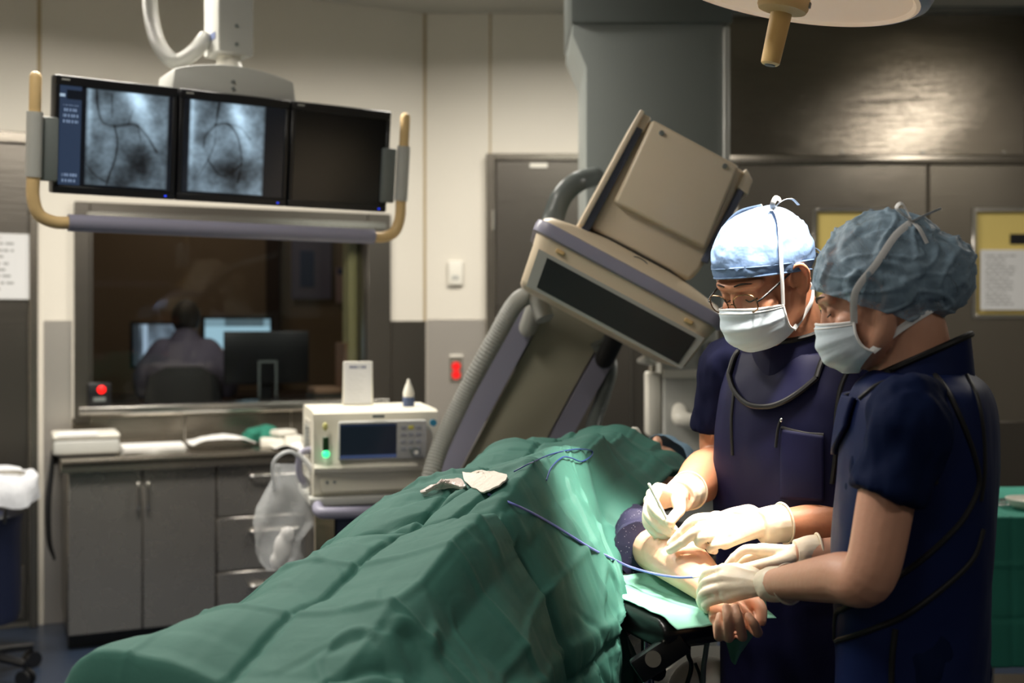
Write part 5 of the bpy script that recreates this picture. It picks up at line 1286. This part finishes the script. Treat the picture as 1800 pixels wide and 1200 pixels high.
def body_legs(bm, hip, f, hipw=.09):
    left = Vector((0, 0, 1)).cross(f)
    for s in (-1, 1):
        a = Vector((hip.x, hip.y, 0))+left*s*hipw
        tube(bm, [a+Vector((0, 0, .9)), a+Vector((0, 0, .5))+f*.015, a+Vector((0, 0, .3)), a+Vector((0, 0, .08))], [.078, .055, .05, .034], 16, 5)
        tube(bm, [a+Vector((0, 0, .06)), a+f*.1+Vector((0, 0, .035))], [.034, .026], 12, 4, round_ends=True)

# ------------------------------------------------------------------ MAN
mf = Vector((-.706, -.708, 0)); ml = Vector((0, 0, 1)).cross(mf)
RS, LS = P(1290, 648, 2.43), P(1556, 660, 2.2)
mid = (RS+LS)/2
MH = HMAT(P(1345, 487, 2.24), 54, 27, 0, 1.0)
man = thing('person', 'man in glasses, white-lit cap and face mask working on the arm with both gloved hands', 'person', (mid.x+.02, mid.y+.03, 0))
r_el, r_wr, r_cf = P(1268, 822, 2.48), P(1194, 871, 2.245), P(1211, 862, 2.295)
l_el, l_wr, l_cf = P(1545, 912, 2.2), P(1336, 925, 2.13), P(1377, 919, 2.145)
bm = NB(); head_blobs(bm, MH)
nb = Vector((mid.x-.015, mid.y-.0, 1.475))
tube(bm, [MH @ Vector((0, -.03, -.03)), MH @ Vector((0, -.03, -.09)), nb], [.058, .06, .075], 20, 6)
torso_tube(bm, [(Vector((nb.x, nb.y, 1.48)), .06, .10), (Vector((mid.x, mid.y, 1.42)), .085, .17), (Vector((mid.x, mid.y, 1.25)), .105, .165), (Vector((mid.x+.02, mid.y+.03, 1.05)), .105, .15), (Vector((mid.x+.025, mid.y+.035, .88)), .11, .16)], mf)
tube(bm, [RS+ml*.05, RS, RS.lerp(r_el, .5)+Vector((-.008, .0, 0)), r_el, r_el.lerp(r_wr, .3)+Vector((-.004, 0, .004)), r_el.lerp(r_wr, .7), r_wr], [.05, .056, .052, .050, .054, .040, .024], 18, 7)
tube(bm, [LS-ml*.05, LS, LS.lerp(l_el, .5), l_el, l_el.lerp(l_wr, .3), l_el.lerp(l_wr, .7), l_wr], [.05, .056, .05, .046, .045, .0335, .024], 18, 7)
body_legs(bm, Vector((mid.x+.025, mid.y+.035, 0)), mf)
link('body', remesh(bm, .0036, 5), M_SKINM, man, world=True, smooth=180)
glove(man, r_cf, r_wr, .037, [
    ((1157, 860, 2.215), (1147, 890, 2.185), (1170, 915, 2.165), (1185, 930, 2.155)),
    ((1147, 869, 2.225), (1139, 903, 2.19), (1160, 926, 2.175), (1180, 938, 2.165)),
    ((1143, 880, 2.24), (1137, 916, 2.205), (1156, 936, 2.19), (1176, 944, 2.18)),
    ((1145, 891, 2.255), (1141, 922, 2.225), (1155, 940, 2.21), (1171, 946, 2.205))],
    ((1192, 880, 2.22), (1195, 895, 2.185), (1187, 905, 2.165), (1178, 917, 2.15)))
glove(man, l_cf, l_wr, .037, [
    ((1258, 910, 2.125), (1222, 913, 2.10), (1197, 937, 2.105), (1179, 956, 2.115)),
    ((1258, 927, 2.11), (1228, 931, 2.08), (1200, 952, 2.085), (1178, 967, 2.10)),
    ((1264, 942, 2.10), (1240, 943, 2.072), (1229, 952, 2.078), (1238, 958, 2.095)),
    ((1274, 953, 2.10), (1259, 957, 2.072), (1249, 964, 2.078), (1256, 968, 2.09))],
    ((1318, 902, 2.15), (1288, 902, 2.17), (1262, 912, 2.17), (1242, 926, 2.16)))
# scrub top: sleeves show at the arms
bm = NB()
torso_tube(bm, [(Vector((nb.x, nb.y, 1.485)), .065, .105), (Vector((mid.x, mid.y, 1.43)), .095, .185), (Vector((mid.x, mid.y, 1.25)), .118, .18), (Vector((mid.x+.02, mid.y+.03, 1.05)), .118, .17), (Vector((mid.x+.025, mid.y+.035, .85)), .125, .18)], mf)
tube(bm, [RS+ml*.06, RS+Vector((0, 0, .0)), RS.lerp(r_el, .35)+Vector((-.008, 0, 0)), RS.lerp(r_el, .62)+Vector((-.006, 0, 0))], [.062, .071, .069, .068], 24, 6)
tube(bm, [LS-ml*.06, LS, LS.lerp(l_el, .35), LS.lerp(l_el, .7)], [.062, .07, .068, .066], 24, 6)
link('scrub_top', cloth_noise(remesh(bm, .007, 5), .011, 14, 2), M_SCRUB, man, world=True, smooth=180)
# lead apron
bm = NB()
torso_tube(bm, [(Vector((nb.x, nb.y, 1.50)), .075, .115), (Vector((mid.x, mid.y, 1.465)), .105, .165), (Vector((mid.x-.006, mid.y-.006, 1.38)), .132, .182), (Vector((mid.x-.006, mid.y-.006, 1.25)), .14, .19), (Vector((mid.x+.01, mid.y+.01, 1.05)), .142, .192), (Vector((mid.x+.02, mid.y+.03, .85)), .145, .197), (Vector((mid.x+.025, mid.y+.035, .48)), .15, .205)], mf)
me = cloth_noise(remesh(bm, .007, 6), .009, 6, 5, .004); mab = bvh(me)
ap = link('lead_apron', me, M_NAVY, man, world=True, smooth=180)
piping(ap, mab, [(1284, 612), (1292, 640), (1290, 690), (1286, 740), (1288, 800)], .005)
piping(ap, mab, [(1452, 600), (1480, 625), (1495, 640)], .006)
piping(ap, mab, [(1496, 640), (1478, 680), (1470, 730), (1468, 800), (1462, 850)], .006)
piping(ap, mab, [(1374, 752), (1395, 758), (1420, 763), (1448, 765)], .006, 'pocket_trim')
# pocket
def pock(u, v):
    px_ = 1374+74*u; py_ = 754+12*u+(122-8*u)*v
    h = hit(mab, px_, py_, .0035); return h[0] if h else P(px_, py_, 2.2)
sheet('pocket', pock, 16, 20, .003, M_NAVY, ap, world=True, smooth=180)
h = hit(mab, 1372, 755, .012)[0]
bm = NB(); tube(bm, [h+Vector((.005, 0, .016)), h, h+Vector((-.004, 0, -.035))], .003, 8, 2); obj('pen_clip', bm, M_BLACK, ap, world=True)
bm = NB(); ell(bm, h+Vector((.006, -.003, .018)), (.0035, .0035, .0045)); obj('pen_button', bm, M_CHROME, ap, world=True)
# thyroid collar: neck band and bib
def collar(par, center, M_c, rad, z0, z1, f, m, tilt=.3):
    left = Vector((0, 0, 1)).cross(f)
    def fn(u, v):
        a = 2*math.pi*u; r_ = rad*(1+.12*(1-v))
        return center+f*math.cos(a)*r_*1.05+left*math.sin(a)*r_+Vector((0, 0, z0+(z1-z0)*v-tilt*math.cos(a)*(.4+.6*v)))
    o = sheet('thyroid_collar', fn, 48, 10, .008, m, par, world=True, smooth=60)
    for v in (1,):
        bm = NB(); tube(bm, [fn(k/40, v) for k in range(41)], .0055, 8, 2); obj('binding', bm, M_PIPE, o, world=True)
    return o
co_ = collar(man, Vector((nb.x-.012, nb.y-.012, 0)), None, .080, 1.46, 1.545, mf, M_NAVY, .03)
def bib(u, v):
    x = (-1+2*u); wdt = .10*(1-.0*v); zz = 1.495-.105*v*(1-.55*abs(x)**2.2)
    p = nb+mf*.35+ml*(x*wdt+.0); p = Vector((p.x, p.y, zz)); q = onto(mab, p, -mf, .012); return q if q is not None else near(mab, p-mf*.2, .012)[0]
sheet('bib', bib, 24, 20, .007, M_NAVY, co_, world=True, smooth=180)
bm = NB(); tube(bm, [bib(0, k/8)+mf*.006 for k in range(9)]+[bib(k/16, 1)+mf*.006 for k in range(17)]+[bib(1, 1-k/8)+mf*.006 for k in range(9)], .0055, 8, 2); obj('bib_binding', bm, M_PIPE, co_, world=True)
legs(man, Vector((mid.x+.025, mid.y+.035, 0)), mf, M_SCRUB)
# cap
M_CAPM = mat('pale blue surgical cap', (112, 140, 180), .6, bump=.5, bscale=24)
bm = NB(); ell(bm, (0, -.012, .038), (.089, .112, .097), u=64, v=44)
shell_cut(bm, [((0, .1, .043), Vector((0, .35, -1)))])
for v in bm.verts:
    k = fbm(v.co.x*30, v.co.y*30, v.co.z*30); n2 = noise.noise(Vector((v.co.x*22+5, v.co.y*14, v.co.z*40)))
    v.co += v.co.normalized()*(.003*k+.0035*max(0, 1-abs(n2)*4))
thicken(bm, .0015)
bm.transform(MH); me = bpy.data.meshes.new('cap'); bm.to_mesh(me); bm.free(); cap = link('cap', me, M_CAPM, man, world=True, smooth=180); cbv = bvh(me)
def band_pt(w, lift, up_):   # point of the cap's lower edge
    a = R(w); x = .089*math.sin(a); y = -.012+.112*math.cos(a); z = .043+(y-.1)*.35+up_
    k = 1-((z-.038)/.097)**2; s = math.sqrt(max(.2, k))
    return Vector((x*s, -.012+(y+.012)*s, z))*(1+lift)
for u_, r_ in ((.002, .0018), (.02, .0014)):
    bm = NB(); tube(bm, [MH @ band_pt(w, .012, u_) for w in range(0, 361, 12)], r_, 6, 2); obj('band_seam', bm, M_CAPM, cap, world=True)
bm = NB()
for pts in ([(0, -.12, -.01), (-.012, -.14, -.012), (-.02, -.15, -.03), (-.016, -.15, -.06)], [(0, -.12, -.01), (-.02, -.135, .0), (-.034, -.135, -.012), (-.02, -.125, -.018)]): ribbon(bm, [MH @ Vector(q) for q in pts], .006, .001)
obj('tie', bm, M_CAPM, cap, world=True)
# hair at the temple and nape
bm = NB(); ell(bm, (0, -.014, .02), (.0795, .1, .092), u=48, v=36)
shell_cut(bm, [((0, 0, .045), Vector((0, 0, 1))), ((0, -.028, 0), Vector((0, 1, .2))), ((0, 0, -.05), Vector((0, .35, -1)))])
thicken(bm, .002); bm.transform(MH); obj('hair', bm, M_HAIR, man, world=True)
# brows, lashes
for s in (-1, 1):
    bm = NB(); tube(bm, [MH @ Vector(q) for q in ((s*.013, .0995, .027), (s*.03, .0955, .030), (s*.049, .079, .022))], [(.0014, .0028), (.0016, .003), (.001, .0016)], 8, 5); obj('eyebrow', bm, M_LASH, man, world=True)
    bm = NB(); tube(bm, [MH @ Vector(q) for q in ((s*.018, .0885, -.006), (s*.031, .0915, -.0095), (s*.044, .0825, -.006))], .0012, 6, 5); obj('eyelashes', bm, M_LASH, man, world=True)
msk = make_mask(man, MH)
# mask tapes
bm = NB()
a0 = MH @ mask_pts(-1, .02); a1 = MH @ mask_pts(-1, .98)
up_pts = [a0]+[on_head(cbv, MH, q, .004) for q in ((-.078, .032, .04), (-.07, .0, .09), (-.06, -.022, .115), (-.045, -.035, .13))]
ribbon(bm, up_pts, .0055, .0008, 8, up=(MH.to_3x3() @ Vector((-1, 0, 0))))
dn = [a1]+[MH @ Vector(q) for q in ((-.066, .0, -.082), (-.066, -.035, -.066), (-.04, -.075, -.05), (0, -.085, -.045))]
ribbon(bm, dn, .0055, .0008, 8, up=(MH.to_3x3() @ Vector((-1, 0, 0))))
a0 = MH @ mask_pts(1, .02); ribbon(bm, [a0]+[on_head(cbv, MH, q, .004) for q in ((.078, .032, .04), (.07, .0, .09), (.045, -.03, .13), (0, -.06, .14))], .0055, .0008, 8, up=(MH.to_3x3() @ Vector((1, 0, 0))))
k0 = up_pts[-1]
ribbon(bm, [k0, k0+MH.to_3x3() @ Vector((-.008, .006, .012)), k0+MH.to_3x3() @ Vector((-.012, -.004, .02)), k0+MH.to_3x3() @ Vector((-.012, -.012, .010)), k0], .005, .0008)
ribbon(bm, [k0, k0+MH.to_3x3() @ Vector((-.012, -.02, .008)), k0+MH.to_3x3() @ Vector((-.022, -.034, .004)), k0+MH.to_3x3() @ Vector((-.026, -.042, -.012))], .005, .0008)
obj('mask_tape', bm, M_TAPE, msk, world=True)
# glasses
M_LENSG = bpy.data.materials.new('spectacle lens'); M_LENSG.use_nodes = True; ntg = M_LENSG.node_tree; ntg.nodes.remove(ntg.nodes['Principled BSDF'])
ta, tg, tm = ntg.nodes.new('ShaderNodeBsdfTransparent'), ntg.nodes.new('ShaderNodeBsdfGlossy'), ntg.nodes.new('ShaderNodeMixShader'); tg.inputs['Roughness'].default_value = .05; tm.inputs[0].default_value = .03
ntg.links.new(ta.outputs[0], tm.inputs[1]); ntg.links.new(tg.outputs[0], tm.inputs[2]); ntg.links.new(tm.outputs[0], ntg.nodes['Material Output'].inputs[0])
gt = thing('t', 'x', 'x'); bpy.data.objects.remove(gt)
bm = NB()
def lens_loop(s, n=28, k=1):
    out = []
    for i in range(n+1):
        a = 2*math.pi*i/n; x = .0255*math.copysign(abs(math.cos(a))**.7, math.cos(a))*k; z = .0185*math.copysign(abs(math.sin(a))**.75, math.sin(a))*k
        out.append(MH @ Vector((s*.034+x, .113-abs(s*.034+x)*.16-.0, -.006+z)))
    return out
for s in (-1, 1): tube(bm, lens_loop(s), .0013, 8, 2)
tube(bm, [MH @ Vector(q) for q in ((-.009, .1115, -.006), (0, .114, -.003), (.009, .1115, -.006))], .0012, 8, 4)
gl_ = obj('glasses', bm, mat('bronze spectacle frame', (120, 92, 66), .25, 1), man, world=True)
for s in (-1, 1):
    bm = NB(); tube(bm, [MH @ Vector(q) for q in ((s*.0595, .1025, -.004), (s*.069, .095, -.0), (s*.0765, .05, .008), (s*.083, .0, .016), (s*.082, -.02, .008))], [.0018, .002, .0022, .002, .0018], 8, 5); obj('temple_arm', bm, M_BLACK, gl_, world=True)
    bm = NB(); vs = [bm.verts.new(p) for p in lens_loop(s, 28, .98)[:-1]]; bm.faces.new(vs); thicken(bm, .001); obj('lens', bm, M_LENSG, gl_, world=True)

# ------------------------------------------------------------------ WOMAN
wf = Vector((-.924, .382, 0)).normalized(); wl_v = Vector((0, 0, 1)).cross(wf)
WLS = P(1592, 722, 1.645); WRS = WLS-wl_v*.335; WRS.z = WLS.z
wm_ = (WLS+WRS)/2
WH = HMAT(P(1543, 514, 1.80), 112, 22, 0, .9)
wom = thing('person', 'woman with a blue bouffant cap and navy lead apron, seen from behind, steadying the wrist', 'person', (wm_.x, wm_.y, 0))
wl_el, wl_wr, wl_cf = P(1528, 1010, 1.625), P(1345, 1027, 1.885), P(1386, 1026, 1.835)
wr_el, wr_wr, wr_cf = Vector((.68, 2.0, 1.15)), P(1398, 972, 2.03), P(1440, 967, 2.03)
bm = NB(); head_blobs(bm, WH, True)
nbw = Vector((wm_.x-.0, wm_.y+.0, 1.46))
tube(bm, [WH @ Vector((0, -.03, -.03)), WH @ Vector((0, -.03, -.085)), nbw], [.05, .05, .068], 20, 6)
torso_tube(bm, [(Vector((nbw.x, nbw.y, 1.46)), .055, .085), (Vector((wm_.x, wm_.y, 1.40)), .08, .15), (Vector((wm_.x, wm_.y, 1.25)), .095, .145), (Vector((wm_.x, wm_.y, 1.08)), .09, .13), (Vector((wm_.x, wm_.y, .9)), .1, .155)], wf)
tube(bm, [WLS-wl_v*.04, WLS, WLS.lerp(wl_el, .5), wl_el, wl_el.lerp(wl_wr, .25), wl_el.lerp(wl_wr, .65), wl_wr], [.036, .042, .041, .038, .038, .030, .022], 18, 7)
tube(bm, [WRS+wl_v*.04, WRS, WRS.lerp(wr_el, .5), wr_el, wr_el.lerp(wr_wr, .5), wr_wr], [.045, .05, .043, .037, .03, .021], 18, 7)
body_legs(bm, Vector((wm_.x, wm_.y, 0)), wf, .08)
link('body', remesh(bm, .0036, 5), M_SKINW, wom, world=True, smooth=180)
glove(wom, wl_cf, wl_wr, .0305, [
    ((1272, 1002, 1.955), (1246, 1006, 1.985), (1236, 1022, 2.01), (1236, 1036, 2.025)),
    ((1272, 1016, 1.94), (1242, 1024, 1.965), (1233, 1040, 1.99), (1235, 1054, 2.01)),
    ((1274, 1032, 1.932), (1241, 1041, 1.952), (1232, 1054, 1.975), (1236, 1066, 1.995)),
    ((1279, 1048, 1.93), (1251, 1056, 1.945), (1240, 1064, 1.96), (1243, 1072, 1.98))],
    ((1322, 1010, 1.945), (1295, 1000, 1.985), (1274, 1002, 2.015), (1262, 1010, 2.035)), fr=.0095, palm=.0125)
glove(wom, wr_cf, wr_wr, .029, [
    ((1338, 966, 2.04), (1310, 966, 2.045), (1291, 980, 2.05), (1279, 993, 2.055)),
    ((1338, 974, 2.055), (1312, 980, 2.065), (1296, 993, 2.07), (1287, 1003, 2.07)),
    ((1341, 983, 2.07), (1318, 990, 2.08), (1304, 1001, 2.08), (1297, 1010, 2.075)),
    ((1347, 990, 2.08), (1327, 999, 2.09), (1315, 1008, 2.085), (1309, 1014, 2.075))],
    ((1378, 984, 2.015), (1348, 990, 2.01), (1322, 996, 2.02), (1300, 1000, 2.035)), fr=.0093, palm=.0122)
bm = NB()
torso_tube(bm, [(Vector((nbw.x+.0, nbw.y, 1.465)), .06, .09), (Vector((wm_.x, wm_.y, 1.41)), .09, .165), (Vector((wm_.x, wm_.y, 1.25)), .105, .16), (Vector((wm_.x, wm_.y, 1.05)), .105, .15), (Vector((wm_.x, wm_.y, .85)), .115, .17)], wf)
sl = WLS.lerp(wl_el, .52)
tube(bm, [WLS-wl_v*.05, WLS+Vector((0, 0, -.005)), WLS.lerp(sl, .5)+Vector((.006, 0, 0)), sl], [.054, .058, .060, (.056, .052)], 24, 6)
tube(bm, [WRS+wl_v*.05, WRS, WRS.lerp(wr_el, .55)], [.06, .066, .06], 24, 6)
link('scrub_top', cloth_noise(remesh(bm, .006, 5), .013, 15, 8), mat('dark blue scrubs', (9, 22, 54), .8, spec=.1, bump=.3, bscale=12), wom, world=True, smooth=180)
bm = NB()
torso_tube(bm, [(Vector((nbw.x+.01, nbw.y-.005, 1.475)), .07, .095), (Vector((wm_.x+.012, wm_.y-.006, 1.445)), .1, .16), (Vector((wm_.x+.01, wm_.y-.003, 1.37)), .116, .178), (Vector((wm_.x+.002, wm_.y, 1.24)), .119, .168), (Vector((wm_.x-.004, wm_.y, 1.08)), .116, .160), (Vector((wm_.x-.006, wm_.y, .95)), .117, .166), (Vector((wm_.x-.006, wm_.y, .75)), .122, .174), (Vector((wm_.x-.006, wm_.y, .48)), .126, .18)], wf)
me = cloth_noise(remesh(bm, .006, 6), .008, 6, 9, .005); wab = bvh(me)
wap = link('lead_apron', me, M_NAVYW, wom, world=True, smooth=180)
for pix, r_ in (([(1512, 700), (1540, 678), (1565, 672), (1595, 688), (1622, 730), (1640, 790), (1645, 850)], .0055),
                ([(1560, 655), (1590, 642), (1625, 645), (1660, 680), (1690, 740), (1712, 800), (1720, 850), (1700, 900), (1671, 937), (1612, 990), (1540, 1037), (1470, 1078), (1452, 1095), (1456, 1115), (1475, 1124), (1540, 1103), (1598, 1077), (1671, 1022), (1712, 978), (1728, 930)], .006),
                ([(1700, 660), (1718, 700), (1728, 760), (1730, 830), (1724, 880)], .005), ([(1574, 1105), (1568, 1160), (1566, 1230), (1560, 1400)], .006)): piping(wap, wab, pix, r_)
wco = collar(wom, Vector((nbw.x+.012, nbw.y-.004, 0)), None, .070, 1.43, 1.50, wf, M_NAVYW, .035)
def wbib(u, v):
    x = (-1+2*u); zz = 1.44-.10*v*(1-.55*abs(x)**2.2)
    p = nbw+wf*.35+wl_v*(x*.11); p = Vector((p.x, p.y, zz)); q = onto(wab, p, -wf, .012); return q if q is not None else near(wab, p-wf*.2, .012)[0]
sheet('bib', wbib, 20, 18, .007, M_NAVYW, wco, world=True, smooth=180)
legs(wom, Vector((wm_.x, wm_.y, 0)), wf, M_SCRUB, .08)
# white undershirt tape at the nape
bm = NB(); pts = pipe_path(wab, [(1640, 612), (1660, 618), (1680, 632), (1697, 645)], .003); 
if len(pts) < 3: pts = [P(1640, 608, 1.78), P(1665, 620, 1.77), P(1697, 645, 1.75)]
ribbon(bm, pts, .007, .001, 6); obj('neck_tape', bm, M_TAPE, wap, world=True)
# hair, bun and bouffant cap
def bouff(bm, g, u=72, v=48):
    ell(bm, (0, -.02, .024), (.088+g, .108+g, .100+g), u=u, v=v)
    ell(bm, (0, -.088, -.004), (.066+g, .066+g, .066+g), u=48, v=32)
bm = NB(); bouff(bm, -.004, 40, 28); me = remesh(bm, .004, 6)
b2 = NB(); b2.from_mesh(me); shell_cut(b2, [((0, .09, .056), Vector((0, .86, -1)))]); bmesh.ops.holes_fill(b2, edges=b2.edges[:]); b2.transform(WH); obj('hair', b2, M_HAIR, wom, world=True, smooth=180)
bm = NB(); bouff(bm, .010); me = remesh(bm, .0035, 10)
b2 = NB(); b2.from_mesh(me); shell_cut(b2, [((0, .098, .047), Vector((0, .86, -1)))])
for v in b2.verts:
    k = fbm(v.co.x*26, v.co.y*26, v.co.z*26); n2 = noise.noise(Vector((v.co.x*16+5, v.co.y*22+v.co.z*14, v.co.z*16))); n3 = noise.noise(Vector((v.co.x*34, v.co.y*18-v.co.z*30, v.co.z*12+7)))
    v.co += v.co.normalized()*(.003*k+.0055*max(0, 1-abs(n2)*7)+.004*max(0, 1-abs(n3)*7))
b2.transform(WH); me = bpy.data.meshes.new('c'); bmesh.ops.recalc_face_normals(b2, faces=b2.faces[:]); b2.to_mesh(me); wcb = bvh(me); bpy.data.meshes.remove(me)
thicken(b2, .0008)
M_BOUF = bpy.data.materials.new('sheer blue bouffant'); M_BOUF.use_nodes = True; nt = M_BOUF.node_tree; b = nt.nodes['Principled BSDF']
b.inputs['Base Color'].default_value = lin((150, 176, 196))+(1,); b.inputs['Roughness'].default_value = .55
n = nt.nodes.new('ShaderNodeTexNoise'); n.inputs['Scale'].default_value = 16; n.inputs['Detail'].default_value = 3; n.inputs['Distortion'].default_value = 3
mr = nt.nodes.new('ShaderNodeMapRange'); mr.inputs[1].default_value = .3; mr.inputs[2].default_value = .7; mr.inputs[3].default_value = .34; mr.inputs[4].default_value = .76
tc = nt.nodes.new('ShaderNodeTexCoord'); nt.links.new(tc.outputs['Object'], n.inputs[0]); nt.links.new(n.outputs[0], mr.inputs[0]); nt.links.new(mr.outputs[0], b.inputs['Alpha'])
wcap = obj('bouffant_cap', b2, M_BOUF, wom, world=True, smooth=180)
# brow and lashes
bm = NB(); tube(bm, [WH @ Vector(q) for q in ((-.012, .1, .021), (-.03, .096, .028), (-.05, .079, .023))], [(.0015, .003), (.0015, .003), (.001, .0015)], 8, 5); obj('eyebrow', bm, M_LASH, wom, world=True)
bm = NB(); tube(bm, [WH @ Vector(q) for q in ((-.018, .089, -.006), (-.031, .0925, -.0095), (-.044, .0845, -.0075))], .001, 6, 5); obj('eyelashes', bm, M_LASH, wom, world=True)
wmk = make_mask(wom, WH)
bm = NB(); sd = WH.to_3x3() @ Vector((-1, 0, 0))
kn_ = on_head(wcb, WH, (-.045, -.085, .075), .004)
ribbon(bm, [WH @ mask_pts(-1, .02)]+[on_head(wcb, WH, q, .004) for q in ((-.078, .02, .01), (-.085, -.02, .035), (-.07, -.055, .06))]+[kn_], .0055, .0008, 8, up=sd)
q3 = WH.to_3x3()
ribbon(bm, [kn_, kn_+q3 @ Vector((-.014, .01, .018)), kn_+q3 @ Vector((-.018, .014, .03)), kn_+q3 @ Vector((-.016, .003, .032)), kn_], .0045, .0008)
ribbon(bm, [kn_, kn_+q3 @ Vector((-.012, -.02, .0)), kn_+q3 @ Vector((-.016, -.05, .0))], .005, .0008)
ribbon(bm, [kn_, kn_+q3 @ Vector((-.012, -.006, -.018)), kn_+q3 @ Vector((-.012, -.008, -.045))], .005, .0008)
ribbon(bm, [WH @ mask_pts(-1, .98)]+[WH @ Vector(q) for q in ((-.058, .0, -.078), (-.056, -.04, -.068), (-.04, -.08, -.06), (-.02, -.095, -.055))], .0055, .0008, 8, up=sd)
e_ = WH @ Vector((-.02, -.095, -.055)); ribbon(bm, [e_, e_+q3 @ Vector((-.01, -.01, .01)), e_+q3 @ Vector((-.012, -.02, -.004)), e_], .005, .0008)
obj('mask_tape', bm, M_TAPE, wmk, world=True)

# ------------------------------------------------------------------ scalpel in the man's right hand
a, b = P(1141, 851, 2.155), P(1187, 941, 2.15)
sc_ = thing('scalpel', 'slim white scalpel held in the man\'s right hand', 'scalpel', b)
bm = NB(); tube(bm, [a, a.lerp(b, .12), a.lerp(b, .5), a.lerp(b, .8)], [(.003, .0045), (.0032, .005), (.0028, .004), (.002, .003)], 10, 4, round_ends=True); obj('handle', bm, M_WHITE, sc_, world=True)
bm = NB(); tube(bm, [a.lerp(b, .78), b], [(.001, .0025), (.0004, .0008)], 8, 3); obj('blade', bm, M_CHROME, sc_, world=True)
